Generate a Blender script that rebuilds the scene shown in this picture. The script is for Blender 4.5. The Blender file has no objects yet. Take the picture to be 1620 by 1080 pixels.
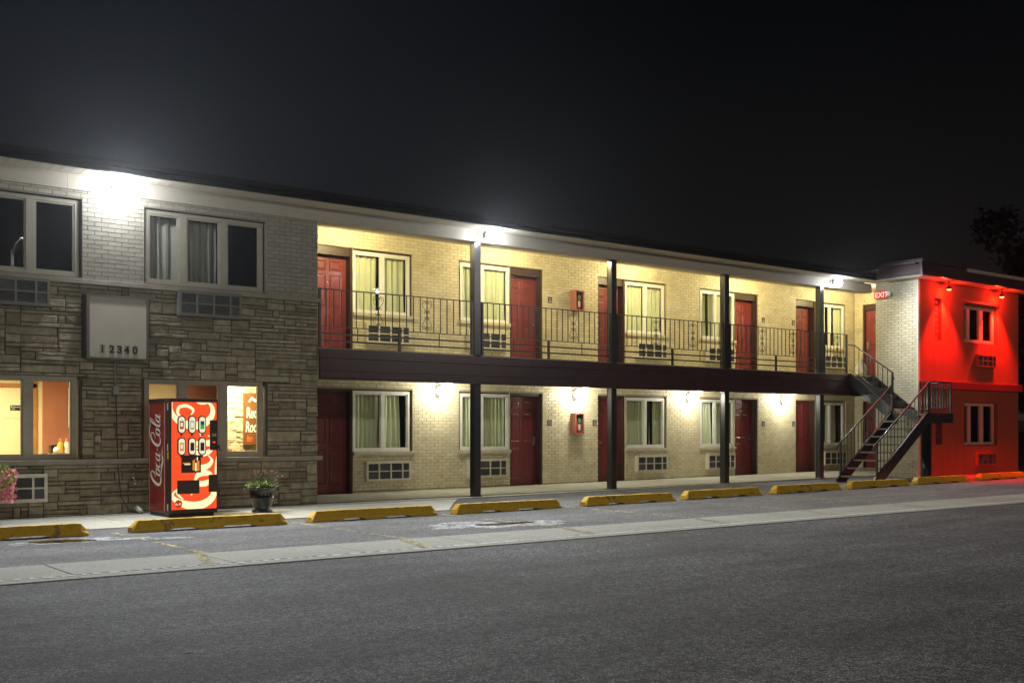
import bpy, bmesh, math, random
from mathutils import Vector, Matrix
from mathutils.geometry import tessellate_polygon
rnd = random.Random(7)
S = bpy.context.scene
C = S.collection
PI = math.pi

# ------------------------------------------------------------------ camera
cam = bpy.data.objects.new('camera', bpy.data.cameras.new('camera')); C.objects.link(cam); S.camera = cam
cam.location = (0, 0, 1.30)
cam.rotation_euler = (PI/2, 0, -math.atan2(.615, .788))
cam.data.sensor_width = 36; cam.data.lens = 38.89; cam.data.shift_y = .0864
cam.data.clip_start = .1; cam.data.clip_end = 2000

# ------------------------------------------------------------------ night sky
W = bpy.data.worlds.new('World'); S.world = W; W.use_nodes = True
wn, wl = W.node_tree.nodes, W.node_tree.links
bg = wn['Background']
sky = wn.new('ShaderNodeTexSky'); sky.sky_type = 'NISHITA'; sky.sun_disc = False
sky.sun_elevation = math.radians(-6); sky.sun_rotation = math.radians(200)
tc = wn.new('ShaderNodeTexCoord')
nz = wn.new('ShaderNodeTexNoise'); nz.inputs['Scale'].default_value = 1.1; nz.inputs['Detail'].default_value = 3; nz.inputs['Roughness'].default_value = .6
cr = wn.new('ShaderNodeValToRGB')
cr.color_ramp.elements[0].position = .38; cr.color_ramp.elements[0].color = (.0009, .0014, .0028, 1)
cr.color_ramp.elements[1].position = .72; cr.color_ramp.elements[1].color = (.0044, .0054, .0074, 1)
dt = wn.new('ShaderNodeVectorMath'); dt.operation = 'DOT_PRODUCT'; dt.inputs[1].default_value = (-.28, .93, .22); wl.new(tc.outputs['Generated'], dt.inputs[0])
dr = wn.new('ShaderNodeMapRange'); dr.interpolation_type = 'SMOOTHERSTEP'; dr.inputs[1].default_value = .45; dr.inputs[2].default_value = 1.0; dr.inputs[3].default_value = .55; dr.inputs[4].default_value = 2.3; wl.new(dt.outputs['Value'], dr.inputs[0])  # sky colour brightened toward the left, imitating lens glare round the left floodlight
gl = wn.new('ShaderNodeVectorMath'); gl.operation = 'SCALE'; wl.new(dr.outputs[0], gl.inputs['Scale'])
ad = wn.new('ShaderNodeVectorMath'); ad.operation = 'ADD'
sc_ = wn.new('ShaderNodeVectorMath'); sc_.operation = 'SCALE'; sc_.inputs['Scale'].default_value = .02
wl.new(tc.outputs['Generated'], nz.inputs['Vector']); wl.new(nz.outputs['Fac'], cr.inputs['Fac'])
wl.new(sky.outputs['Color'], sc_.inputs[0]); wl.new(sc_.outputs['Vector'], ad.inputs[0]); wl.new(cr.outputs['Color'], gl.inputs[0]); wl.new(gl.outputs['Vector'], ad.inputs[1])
sx = wn.new('ShaderNodeSeparateXYZ'); wl.new(tc.outputs['Generated'], sx.inputs[0])
hr = wn.new('ShaderNodeMapRange'); hr.interpolation_type = 'SMOOTHERSTEP'; hr.inputs[1].default_value = 0; hr.inputs[2].default_value = .5; hr.inputs[3].default_value = .0048; hr.inputs[4].default_value = 0; wl.new(sx.outputs['Z'], hr.inputs[0])
hc = wn.new('ShaderNodeVectorMath'); hc.operation = 'SCALE'; hc.inputs[0].default_value = (1, .86, .55); wl.new(hr.outputs[0], hc.inputs['Scale'])
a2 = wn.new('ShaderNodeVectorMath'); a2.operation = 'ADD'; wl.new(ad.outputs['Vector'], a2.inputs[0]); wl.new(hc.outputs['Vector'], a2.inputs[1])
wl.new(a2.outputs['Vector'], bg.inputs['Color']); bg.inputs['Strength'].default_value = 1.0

S.view_settings.view_transform = 'Standard'; S.view_settings.look = 'None'
S.view_settings.exposure = 0; S.view_settings.gamma = 1; S.view_settings.use_curve_mapping = False
S.render.engine = 'CYCLES'
cy = S.cycles
cy.use_denoising = True; cy.max_bounces = 7; cy.diffuse_bounces = 4; cy.glossy_bounces = 3
cy.transparent_max_bounces = 12; cy.sample_clamp_indirect = 4; cy.caustics_reflective = False; cy.caustics_refractive = False
try: cy.use_light_tree = True
except Exception: pass

# ------------------------------------------------------------------ lamp strengths (each belongs to a lamp built below)
FLOOD_W, FLOOD_GLOW_W = 1650, 34
STREET_FILL_W = 1600
LAMP_W, CEIL_W, RED_W, OFFICE_W = 60, 165, 3000, 130

# ------------------------------------------------------------------ helpers
def zg(x, y):                                   # the lot rises a few centimetres to the right near the building
    return .0066*min(max(0, x-11), 19)*min(1, max(0, (y-10)/4))

class MB:
    def __init__(s): s.v = []; s.f = []; s.m = []; s.sm = []
    def face(s, pts, mi=0, smooth=False):
        n = len(s.v); s.v += [tuple(p) for p in pts]; s.f.append(tuple(range(n, n+len(pts)))); s.m.append(mi); s.sm.append(smooth)
    def box(s, x0, x1, y0, y1, z0, z1, mi=0):
        n = len(s.v)
        s.v += [(x0,y0,z0),(x1,y0,z0),(x1,y1,z0),(x0,y1,z0),(x0,y0,z1),(x1,y0,z1),(x1,y1,z1),(x0,y1,z1)]
        for f in ((0,3,2,1),(4,5,6,7),(0,1,5,4),(1,2,6,5),(2,3,7,6),(3,0,4,7)):
            s.f.append(tuple(n+i for i in f)); s.m.append(mi); s.sm.append(False)
        return s
    def prism(s, poly, a0, a1, axis='y', mi=0):  # poly in the two other axes, extruded
        def P(p, a): return {'y': (p[0], a, p[1]), 'x': (a, p[0], p[1]), 'z': (p[0], p[1], a)}[axis]
        n = len(s.v); k = len(poly)
        s.v += [P(p, a0) for p in poly] + [P(p, a1) for p in poly]
        s.f.append(tuple(range(n, n+k))); s.f.append(tuple(range(n+2*k-1, n+k-1, -1)))
        for i in range(k): s.f.append((n+i, n+(i+1) % k, n+k+(i+1) % k, n+k+i))
        s.m += [mi]*(k+2); s.sm += [False]*(k+2)
        return s
    def tube(s, pts, r, n=6, mi=0, cap=True):
        pts = [Vector(p) for p in pts]; rr = r if isinstance(r, (list, tuple)) else [r]*len(pts)
        base = len(s.v); up = None
        for i, p in enumerate(pts):
            d = (pts[min(i+1, len(pts)-1)] - pts[max(i-1, 0)]).normalized()
            if up is None: up = Vector((0,0,1)) if abs(d.z) < .9 else Vector((0,1,0))
            u = d.cross(up);
            if u.length < 1e-4: u = d.cross(Vector((1,0,0)))
            u.normalize(); w = d.cross(u).normalized(); up = -w if w.dot(up) < 0 else w
            w = u.cross(d)
            for j in range(n):
                a = 2*PI*j/n; s.v.append(tuple(p + (u*math.cos(a) + w*math.sin(a))*rr[i]))
        for i in range(len(pts)-1):
            for j in range(n):
                a, b = base+i*n+j, base+i*n+(j+1) % n
                s.f.append((a, b, b+n, a+n)); s.m.append(mi); s.sm.append(n > 5)
        if cap:
            s.f.append(tuple(base+j for j in range(n))[::-1]); s.m.append(mi); s.sm.append(False)
            s.f.append(tuple(base+(len(pts)-1)*n+j for j in range(n))); s.m.append(mi); s.sm.append(False)
        return s
    def lathe(s, prof, cx=0, cy_=0, cz=0, n=24, mi=0, sm=True):
        b = len(s.v)
        for r, z in prof:
            for j in range(n): a = 2*PI*j/n; s.v.append((cx+r*math.cos(a), cy_+r*math.sin(a), cz+z))
        for i in range(len(prof)-1):
            for j in range(n):
                p, q = b+i*n+j, b+i*n+(j+1) % n
                s.f.append((p, q, q+n, p+n)); s.m.append(mi); s.sm.append(sm)
        return s
    def mesh(s, name, mats):
        me = bpy.data.meshes.new(name); me.from_pydata(s.v, [], s.f)
        for m in (mats if isinstance(mats, (list, tuple)) else [mats]): me.materials.append(m)
        me.polygons.foreach_set('material_index', s.m); me.polygons.foreach_set('use_smooth', s.sm)
        me.update(); return me

KIDS = {}
def link(o, parent=None, inv=None):
    C.objects.link(o)
    if parent:
        o.parent = parent; KIDS.setdefault(parent.name, []).append(o)
        if inv is not None: o.matrix_parent_inverse = inv
    return o
def obj(name, mb, mats, parent=None, loc=None, bevel=0, kind=None, label=None, inv=None):
    me = mb.mesh(name, mats) if isinstance(mb, MB) else mb
    o = bpy.data.objects.new(name, me); link(o, parent, inv)
    if loc: o.location = loc
    if bevel:
        m = o.modifiers.new('bevel', 'BEVEL'); m.width = bevel; m.segments = 2; m.limit_method = 'ANGLE'
    if kind: o['kind'] = kind
    if label: o['label'] = label
    return o
def tag(o, label, cat, group=None):
    o['label'] = label; o['category'] = cat
    if group: o['group'] = group
    return o
def thing(name, label, cat, loc=(0,0,0), group=None, rz=0):
    o = bpy.data.objects.new(name, None); C.objects.link(o); o.location = loc; o.rotation_euler.z = rz
    o.empty_display_size = .1
    return tag(o, label, cat, group)
def dup(o, loc=None, label=None, parent=None, rz=None):
    c = o.copy(); link(c, parent)
    if loc is not None: c.location = loc
    if rz is not None: c.rotation_euler.z = rz
    if label: c['label'] = label
    for k in KIDS.get(o.name, []): dup(k, parent=c)
    return c

# ------------------------------------------------------------------ materials
def mat(name, col, rough=.6, spec=.4, metal=0, emit=None, es=0, noise=None, bump=None, var=None, grime=None, coat=0):
    """noise=(scale, amount) tint variation; bump=(scale, strength, dist); var=[colours] chosen per piece; grime=(scale, lo, hi, colour)"""
    m = bpy.data.materials.new(name); m.use_nodes = True
    N, L = m.node_tree.nodes, m.node_tree.links
    b = N['Principled BSDF']
    b.inputs['Base Color'].default_value = (*col, 1); b.inputs['Roughness'].default_value = rough
    b.inputs['Specular IOR Level'].default_value = spec; b.inputs['Metallic'].default_value = metal
    if coat: b.inputs['Coat Weight'].default_value = coat; b.inputs['Coat Roughness'].default_value = .15
    if emit: b.inputs['Emission Color'].default_value = (*emit, 1); b.inputs['Emission Strength'].default_value = es
    cur = None
    g = N.new('ShaderNodeNewGeometry')
    if var:
        oi = N.new('ShaderNodeObjectInfo'); a = N.new('ShaderNodeMath'); a.operation = 'ADD'; fr = N.new('ShaderNodeMath'); fr.operation = 'FRACT'
        L.new(oi.outputs['Random'], a.inputs[0]); L.new(g.outputs['Random Per Island'], a.inputs[1]); L.new(a.outputs[0], fr.inputs[0])
        r = N.new('ShaderNodeValToRGB'); e = r.color_ramp.elements
        while len(e) < len(var): e.new(.5)
        for i, c in enumerate(var): e[i].position = i/(len(var)-1); e[i].color = (*c, 1)
        L.new(fr.outputs[0], r.inputs[0]); cur = r.outputs[0]
    def mix(kind, fac, B, amt=1.0):
        nonlocal cur
        x = N.new('ShaderNodeMix'); x.data_type = 'RGBA'; x.blend_type = kind
        if cur is None: x.inputs[6].default_value = (*col, 1)
        else: L.new(cur, x.inputs[6])
        if isinstance(fac, (int, float)): x.inputs[0].default_value = fac
        else: L.new(fac, x.inputs[0])
        if isinstance(B, tuple): x.inputs[7].default_value = (*B, 1)
        else: L.new(B, x.inputs[7])
        cur = x.outputs[2]
    def ntex(scale, det=5, rgh=.6):
        t = N.new('ShaderNodeTexNoise'); t.inputs['Scale'].default_value = scale; t.inputs['Detail'].default_value = det; t.inputs['Roughness'].default_value = rgh
        L.new(g.outputs['Position'], t.inputs['Vector']); return t
    if noise:
        t = ntex(noise[0]); r = N.new('ShaderNodeMapRange'); r.inputs[1].default_value = .3; r.inputs[2].default_value = .7
        r.inputs[3].default_value = 1-noise[1]; r.inputs[4].default_value = 1+noise[1]
        L.new(t.outputs['Fac'], r.inputs[0]); mix('MULTIPLY', 1.0, r.outputs[0])
    if grime:
        t = ntex(grime[0], 7, .65); r = N.new('ShaderNodeMapRange'); r.inputs[1].default_value = grime[1]; r.inputs[2].default_value = grime[2]
        L.new(t.outputs['Fac'], r.inputs[0]); mix('MIX', r.outputs[0], grime[3])
    if cur is not None: L.new(cur, b.inputs['Base Color'])
    if bump:
        t = ntex(bump[0], 4); u = N.new('ShaderNodeBump'); u.inputs['Strength'].default_value = bump[1]; u.inputs['Distance'].default_value = bump[2]
        L.new(t.outputs['Fac'], u.inputs['Height']); L.new(u.outputs[0], b.inputs['Normal'])
    return m

M = {}
M['brick'] = mat('cream_painted_brick', (.60,.54,.37), .5, .4, var=[(.54,.485,.325),(.61,.55,.375),(.65,.59,.41),(.57,.51,.345),(.63,.57,.39)], noise=(6,.10), bump=(60,.5,.003), grime=(1.6,.54,.82,(.34,.29,.19)))
M['mortar'] = mat('painted_mortar', (.38,.33,.21), .9, .2, noise=(20,.15))
M['brickoff'] = mat('taupe_painted_brick', (.30,.28,.235), .6, .35, var=[(.28,.26,.215),(.31,.29,.245),(.34,.315,.265),(.29,.27,.225)], noise=(6,.1), bump=(60,.5,.003), grime=(1.1,.6,.85,(.18,.165,.13)))
M['mortaroff'] = mat('taupe_mortar', (.215,.198,.165), .9, .2)
M['brickside'] = mat('pale_side_brick', (.55,.53,.40), .5, .4, var=[(.50,.48,.35),(.57,.55,.41),(.61,.58,.44),(.53,.51,.38)], noise=(6,.08), bump=(60,.5,.003))
M['mortarside'] = mat('pale_side_mortar', (.27,.25,.18), .9, .2)
M['stone'] = mat('ashlar_stone', (.3,.26,.19), .92, .12, var=[(.21,.185,.13),(.33,.30,.21),(.26,.225,.165),(.38,.345,.245),(.24,.19,.15),(.31,.285,.20),(.19,.165,.115),(.35,.32,.235)], noise=(9,.26), bump=(38,.9,.012), grime=(2.5,.60,.8,(.12,.105,.08)))
M['stonejoint'] = mat('stone_joint', (.085,.074,.055), .95, .1, noise=(20,.3))
M['ledge'] = mat('limestone_ledge', (.27,.245,.195), .7, .3, noise=(5,.15), bump=(50,.4,.004), grime=(2,.6,.8,(.13,.115,.09)))
M['beam'] = mat('beige_beam_paint', (.42,.385,.33), .55, .35, noise=(2.5,.07), grime=(1.2,.62,.9,(.27,.24,.2)))
M['soffit'] = mat('beige_soffit_board', (.52,.48,.40), .5, .4, noise=(4,.06))
M['soffitgap'] = mat('soffit_groove', (.06,.055,.045), .9, .1)
M['ceiling'] = mat('cream_ceiling_paint', (.60,.56,.42), .7, .3, noise=(3,.06))
M['maroon'] = mat('maroon_painted_steel', (.050,.013,.019), .30, .5, noise=(3,.2), coat=.3)
M['roofmetal'] = mat('dark_plum_roof_metal', (.040,.024,.030), .38, .5, noise=(2,.15), coat=.2)
M['capbeige'] = mat('beige_roof_cap', (.38,.33,.24), .5, .4, noise=(5,.1))
M['roofdark'] = mat('dark_roof_metal', (.009,.006,.008), .7, .2)
M['rooftar'] = mat('roof_membrane', (.03,.03,.032), .9, .2)
M['steel'] = mat('black_painted_steel', (.012,.015,.019), .28, .55, noise=(8,.2), coat=.4)
M['steelworn'] = mat('worn_black_stair_steel', (.016,.019,.024), .36, .55, noise=(7,.35), grime=(9,.6,.78,(.12,.12,.12)), coat=.2)
M['nosing'] = mat('highlight_nosing', (.22,.225,.23), .4, .5, noise=(12,.3))  # tread edges coloured lighter to imitate light catching them
M['railsteel'] = mat('black_rail_steel', (.025,.027,.03), .33, .6)
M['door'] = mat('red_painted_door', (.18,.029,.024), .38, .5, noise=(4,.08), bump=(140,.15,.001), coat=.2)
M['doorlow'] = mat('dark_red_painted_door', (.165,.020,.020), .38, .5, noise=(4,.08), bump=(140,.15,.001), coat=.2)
M['doorframe'] = mat('dark_brown_door_frame', (.045,.022,.016), .45, .45, noise=(5,.1))
M['white'] = mat('white_vinyl_frame', (.74,.74,.68), .4, .45, noise=(8,.05))
M['taupeframe'] = mat('taupe_window_frame', (.34,.315,.25), .5, .4, noise=(8,.08))
M['sill'] = mat('cream_stone_sill', (.52,.48,.36), .65, .3, noise=(7,.12), bump=(50,.3,.003))
M['acwhite'] = mat('cream_metal_casing', (.60,.57,.47), .45, .4, noise=(9,.1), grime=(5,.62,.8,(.33,.28,.2)))
M['acgrille'] = mat('dark_grille_mesh', (.05,.052,.055), .55, .4, noise=(30,.35))
M['acgrille2'] = mat('grey_grille_mesh', (.085,.09,.095), .5, .4, noise=(30,.3))
M['chrome'] = mat('brushed_nickel', (.6,.58,.54), .25, .5, metal=1)
M['black'] = mat('black_plastic', (.012,.012,.012), .4, .5)
M['dark'] = mat('dark_interior', (.02,.018,.016), .9, .1)
M['asphalt'] = None
M['yellow'] = mat('yellow_painted_concrete', (.62,.37,.018), .55, .35, noise=(7,.16), bump=(45,.5,.006), grime=(7,.57,.64,(.24,.17,.07)))
M['pot'] = mat('black_glazed_pot', (.012,.013,.014), .3, .5, coat=.5)
M['soil'] = mat('potting_soil', (.03,.02,.012), .95, .1)
M['leaf'] = mat('lime_green_leaf', (.20,.34,.03), .5, .4, noise=(25,.35))
M['leafd'] = mat('olive_green_leaf', (.09,.12,.035), .55, .35, noise=(25,.35))
M['pink'] = mat('pink_petal', (.75,.26,.27), .6, .3, noise=(30,.25))
M['magenta'] = mat('magenta_petal', (.60,.12,.28), .6, .3, noise=(30,.25))
M['treeleaf'] = mat('dark_tree_leaf', (.004,.005,.003), .95, .02)
M['bark'] = mat('dark_bark', (.03,.024,.018), .9, .1, noise=(10,.3))
M['cab'] = mat('dull_red_cabinet', (.42,.15,.12), .5, .4, noise=(8,.08))
M['exred'] = mat('red_extinguisher', (.45,.02,.015), .3, .5)
M['exgreen'] = mat('green_tag', (.02,.28,.10), .5, .3)
M['exlabel'] = mat('pale_label', (.65,.65,.6), .5, .3)
M['plaque'] = mat('dark_brown_plaque', (.05,.018,.014), .45, .4)
M['ink'] = mat('white_print', (.7,.68,.62), .6, .3)
M['signface'] = mat('blank_sign_face', (.40,.37,.31), .45, .4, noise=(2.5,.06))
M['signframe'] = mat('sign_frame_metal', (.10,.095,.08), .4, .5, metal=.3)
M['digit'] = mat('black_vinyl_digit', (.015,.015,.013), .5, .3)
M['digitback'] = mat('grey_digit_tile', (.27,.255,.215), .5, .3)
M['grey'] = mat('grey_utility_metal', (.28,.27,.25), .5, .4)
M['pvc'] = mat('white_pvc', (.65,.63,.58), .4, .4)
M['stucco'] = mat('terracotta_stucco', (.27,.070,.032), .85, .2, noise=(1.5,.08), bump=(120,.3,.003))
M['stuccojoint'] = mat('stucco_joint', (.20,.075,.035), .9, .1)
M['redband'] = mat('dark_red_band', (.20,.02,.018), .5, .4)
M['wingframe'] = mat('tan_window_frame', (.46,.33,.24), .5, .4)
M['glassblock'] = mat('ribbed_dark_glass', (.10,.05,.04), .15, .6, bump=(25,.6,.01))
M['curt'] = mat('sage_curtain_cloth', (.66,.69,.49), .85, .15, noise=(3,.06), bump=(300,.2,.001))
M['curtgrey'] = mat('grey_curtain_cloth', (.36,.35,.31), .85, .15, noise=(3,.06))
M['curtp'] = mat('pale_curtain_cloth', (.60,.60,.48), .85, .15, noise=(3,.06))
M['bag'] = mat('white_plastic_bag', (.72,.66,.58), .5, .4, noise=(9,.1))
M['floorin'] = mat('office_floor', (.25,.17,.10), .6, .3)
M['wallyellow'] = mat('warm_cream_wall', (.72,.60,.34), .7, .2)
M['wallbrown'] = mat('terracotta_wall', (.42,.17,.085), .7, .2, noise=(2,.08))
M['wood'] = mat('orange_wood_trim', (.40,.19,.05), .5, .3, noise=(8,.15))
M['doorcream'] = mat('cream_interior_door', (.74,.62,.36), .45, .3)
M['lobbystone'] = mat('pale_stacked_stone', (.62,.52,.32), .8, .2, var=[(.50,.40,.22),(.70,.60,.38),(.60,.49,.28),(.74,.64,.43),(.44,.34,.19)], noise=(20,.15))
M['signwood'] = mat('stained_wood_sign', (.20,.085,.025), .5, .3, noise=(12,.2))
M['signorange'] = mat('orange_red_letter', (.75,.16,.04), .5, .3)
M['cream'] = mat('cream_paper', (.75,.70,.58), .6, .2)
M['mustard'] = mat('mustard_yellow', (.70,.42,.06), .5, .3)
M['rail'] = mat('galvanised_rail', (.35,.33,.27), .5, .4, metal=.4)
M['tabletop'] = mat('pale_laminate', (.55,.48,.33), .4, .4)

def emis(name, col, s):
    m = bpy.data.materials.new(name); m.use_nodes = True; N, L = m.node_tree.nodes, m.node_tree.links
    N.remove(N['Principled BSDF']); e = N.new('ShaderNodeEmission'); e.inputs[0].default_value = (*col, 1); e.inputs[1].default_value = s
    L.new(e.outputs[0], N['Material Output'].inputs[0]); return m
M['bulb'] = emis('lit_white_lens', (.93,.97,1), 60)
M['lampglow'] = emis('lit_lamp_glass', (1,.99,.93), 14)
M['ceilglow'] = emis('lit_ceiling_diffuser', (1,.85,.5), 6)
M['redbulb'] = emis('lit_red_lens', (1,.12,.04), 14)
M['exitglow'] = emis('exit_sign_red_face', (1,.05,.03), .75)
M['exitletter'] = emis('exit_sign_letter', (1,.72,.55), 1.1)
M['vendred'] = emis('backlit_red_panel', (1,.085,.022), 1.1)
M['vendwhite'] = emis('backlit_white_print', (1,.93,.50), 1.15)
M['vendpill'] = emis('backlit_pale_window', (1,.97,.66), .85)
M['vorange'] = emis('backlit_orange_print', (.95,.32,.03), .8)
M['vgreen'] = emis('backlit_green_print', (.05,.6,.06), .7)
M['vblue'] = emis('backlit_blue_print', (.02,.07,.25), .7)
M['vled'] = emis('red_led', (1,.05,.06), 1.2)
M['vredprint'] = emis('backlit_darkred_print', (.75,.07,.02), .6)
M['vbrown'] = mat('brown_print', (.10,.04,.02), .5, .3)
M['vendside'] = mat('deep_red_vending_side', (.27,.022,.016), .35, .45, coat=.2)
M['venddark'] = mat('dark_brown_vending_door', (.035,.018,.014), .4, .45)
M['vendprint'] = mat('white_script_print', (.78,.74,.68), .5, .3)

def glass(name, tint, k):
    m = bpy.data.materials.new(name); m.use_nodes = True; N, L = m.node_tree.nodes, m.node_tree.links
    N.remove(N['Principled BSDF']); t = N.new('ShaderNodeBsdfTransparent'); t.inputs[0].default_value = (*tint, 1)
    g = N.new('ShaderNodeBsdfGlossy'); g.inputs['Roughness'].default_value = .004; g.inputs[0].default_value = (.9,.9,.9,1)
    q = N.new('ShaderNodeNewGeometry'); d = N.new('ShaderNodeVectorMath'); d.operation = 'DOT_PRODUCT'
    L.new(q.outputs['Incoming'], d.inputs[0]); L.new(q.outputs['Normal'], d.inputs[1])
    def ma(op, a, b=None):
        n = N.new('ShaderNodeMath'); n.operation = op
        for i_, v in enumerate((a, b)):
            if v is None: continue
            if isinstance(v, (int, float)): n.inputs[i_].default_value = v
            else: L.new(v, n.inputs[i_])
        return n.outputs[0]
    f = ma('ADD', ma('MULTIPLY', ma('POWER', ma('SUBTRACT', 1, ma('ABSOLUTE', d.outputs['Value'])), 5), .9), k)
    x = N.new('ShaderNodeMixShader')
    L.new(f, x.inputs[0]); L.new(t.outputs[0], x.inputs[1]); L.new(g.outputs[0], x.inputs[2]); L.new(x.outputs[0], N['Material Output'].inputs['Surface'])
    return m
M['glass'] = glass('window_glass', (.94,.96,.94), .06)
M['glassclear'] = glass('clear_window_glass', (.95,.95,.93), .04)

def ground_mat(name, base, speck, lo, hi, stain, grain=190, rough=.85, bumpd=.006, patch=.35, cracks=False, alpha=None, ga=.8, scuff=.0):
    m = bpy.data.materials.new(name); m.use_nodes = True; N, L = m.node_tree.nodes, m.node_tree.links; b = N['Principled BSDF']
    g = N.new('ShaderNodeNewGeometry')
    def nt(s, d=4, r=.6):
        t = N.new('ShaderNodeTexNoise'); t.inputs['Scale'].default_value = s; t.inputs['Detail'].default_value = d; t.inputs['Roughness'].default_value = r
        L.new(g.outputs['Position'], t.inputs['Vector']); return t.outputs['Fac']
    def mr(x, a, c, p, q):
        r = N.new('ShaderNodeMapRange'); r.inputs[1].default_value = a; r.inputs[2].default_value = c; r.inputs[3].default_value = p; r.inputs[4].default_value = q
        L.new(x, r.inputs[0]); return r.outputs[0]
    def mx(kind, fac, A, B):
        x = N.new('ShaderNodeMix'); x.data_type = 'RGBA'; x.blend_type = kind
        for i, v in ((0, fac), (6, A), (7, B)):
            if isinstance(v, tuple): x.inputs[i].default_value = (*v, 1)
            elif isinstance(v, (int, float)): x.inputs[i].default_value = v
            else: L.new(v, x.inputs[i])
        return x.outputs[2]
    c = mx('MIX', mr(nt(grain, 2, .8), lo, hi, 0, 1), base, speck)
    v = N.new('ShaderNodeTexVoronoi'); v.inputs['Scale'].default_value = grain*.45; L.new(g.outputs['Position'], v.inputs['Vector'])
    sep = N.new('ShaderNodeSeparateColor'); L.new(v.outputs['Color'], sep.inputs[0])
    c = mx('MULTIPLY', ga, c, mr(sep.outputs[0], 0, 1, .12, 2.1))
    c = mx('MULTIPLY', 1.0, c, mr(nt(.45, 5, .6), .3, .7, 1-patch, 1+patch))
    c = mx('MULTIPLY', 1.0, c, mr(nt(2.6, 5, .7), .3, .7, 1-patch*.5, 1+patch*.5))
    c = mx('MIX', mr(nt(.9, 6, .7), .60, .78, 0, .55), c, stain)
    st_ = N.new('ShaderNodeMapping'); st_.inputs['Scale'].default_value = (.22, 1.15, 1); st_.inputs['Rotation'].default_value = (0, 0, .10); L.new(g.outputs['Position'], st_.inputs['Vector'])
    sn = N.new('ShaderNodeTexNoise'); sn.inputs['Scale'].default_value = 1.3; sn.inputs['Detail'].default_value = 7; sn.inputs['Roughness'].default_value = .68; L.new(st_.outputs[0], sn.inputs['Vector'])
    c = mx('MULTIPLY', 1.0, c, mr(sn.outputs['Fac'], .36, .70, 1-scuff, 1+scuff*1.4))
    c = mx('MIX', mr(nt(1.9, 3, .5), .70, .76, 0, scuff*.9), c, tuple(x*.45 for x in base))
    if cracks:
        w = N.new('ShaderNodeTexVoronoi'); w.feature = 'DISTANCE_TO_EDGE'; w.inputs['Scale'].default_value = .35
        wp = N.new('ShaderNodeVectorMath'); wp.operation = 'ADD'
        n3 = N.new('ShaderNodeTexNoise'); n3.inputs['Scale'].default_value = 1.7; n3.inputs['Detail'].default_value = 6; L.new(g.outputs['Position'], n3.inputs['Vector'])
        L.new(g.outputs['Position'], wp.inputs[0]); L.new(n3.outputs['Color'], wp.inputs[1]); L.new(wp.outputs[0], w.inputs['Vector'])
        c = mx('MIX', mr(w.outputs['Distance'], 0, .006, .7, 0), c, tuple(x*.35 for x in base))
    L.new(c, b.inputs['Base Color']); b.inputs['Roughness'].default_value = rough; b.inputs['Specular IOR Level'].default_value = .35
    if alpha: L.new(mr(nt(alpha[0], 6, .75), alpha[1], alpha[2], 0, 1), b.inputs['Alpha'])
    u = N.new('ShaderNodeBump'); u.inputs['Strength'].default_value = .8; u.inputs['Distance'].default_value = bumpd
    L.new(nt(grain*.8, 3, .7), u.inputs['Height']); L.new(u.outputs[0], b.inputs['Normal'])
    return m
M['asphalt'] = ground_mat('road_asphalt', (.033,.034,.038), (.32,.33,.34), .50, .68, (.085,.083,.08), grain=76, bumpd=.010, patch=.28, ga=.75, scuff=.34)
M['lot'] = ground_mat('worn_lot_asphalt', (.090,.092,.096), (.235,.24,.24), .48, .72, (.16,.156,.138), grain=100, bumpd=.005, patch=.26, ga=.6, scuff=.26)
M['concrete'] = ground_mat('grey_concrete', (.33,.33,.29), (.39,.39,.345), .45, .75, (.17,.165,.145), grain=160, bumpd=.003, patch=.14, ga=.22)
M['walk'] = ground_mat('pale_walkway_concrete', (.47,.46,.39), (.54,.53,.46), .45, .75, (.22,.215,.185), grain=160, bumpd=.003, patch=.16, ga=.22)
M['paint'] = ground_mat('worn_yellow_line_paint', (.36,.31,.14), (.46,.42,.25), .45, .7, (.20,.19,.13), grain=120, patch=.2, alpha=(9,.36,.52))
M['whiteline'] = ground_mat('chalky_white_edge', (.56,.56,.53), (.72,.72,.68), .45, .62, (.35,.35,.33), grain=90, patch=.1, ga=.3)
M['halo'] = ground_mat('chalky_damp_stain', (.30,.305,.31), (.42,.43,.44), .42, .7, (.2,.2,.21), grain=60, patch=.25, alpha=(3.2,.36,.52))
M['wet'] = mat('puddle_water', (.030,.026,.018), .08, .6)
M['drain'] = mat('dark_drain_joint', (.012,.012,.012), .9, .2)

# ------------------------------------------------------------------ ground
def lattice(a, b, step=.5):
    k = math.floor(a/step)+1; r = [a]
    while k*step < b-1e-6: r.append(k*step); k += 1
    return r+[b]
def sheet(name, x0, x1, y0, y1, dz, m, kind='structure', xs=None, ys=None, parent=None, thick=0, outline=None):
    xs = xs or lattice(x0, x1); ys = ys or lattice(y0, y1); mb = MB()
    for i in range(len(xs)):
        for j in range(len(ys)): mb.v.append((xs[i], ys[j], zg(xs[i], ys[j])+dz))
    n = len(ys)
    for i in range(len(xs)-1):
        for j in range(n-1): mb.f.append((i*n+j, (i+1)*n+j, (i+1)*n+j+1, i*n+j+1)); mb.m.append(0); mb.sm.append(False)
    if thick:
        for (a, b2, c, d) in ((x0,y0,x1,y0),(x0,y1,x1,y1),(x0,y0,x0,y1),(x1,y0,x1,y1)):
            mb.face([(a,b2,zg(a,b2)+dz),(c,d,zg(c,d)+dz),(c,d,zg(c,d)+dz-thick),(a,b2,zg(a,b2)+dz-thick)])
    return obj(name, mb, m, parent, kind=kind)
far = [-600,-200,-60,-20,-8,-3]
sheet('ground', -600, 900, -300, 900, 0, M['asphalt'], xs=far+lattice(-2.5,36)+[45,60,90,150,300,900], ys=[-300,-100,-30,-10]+lattice(-5,24)+[40,80,200,900])
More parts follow.
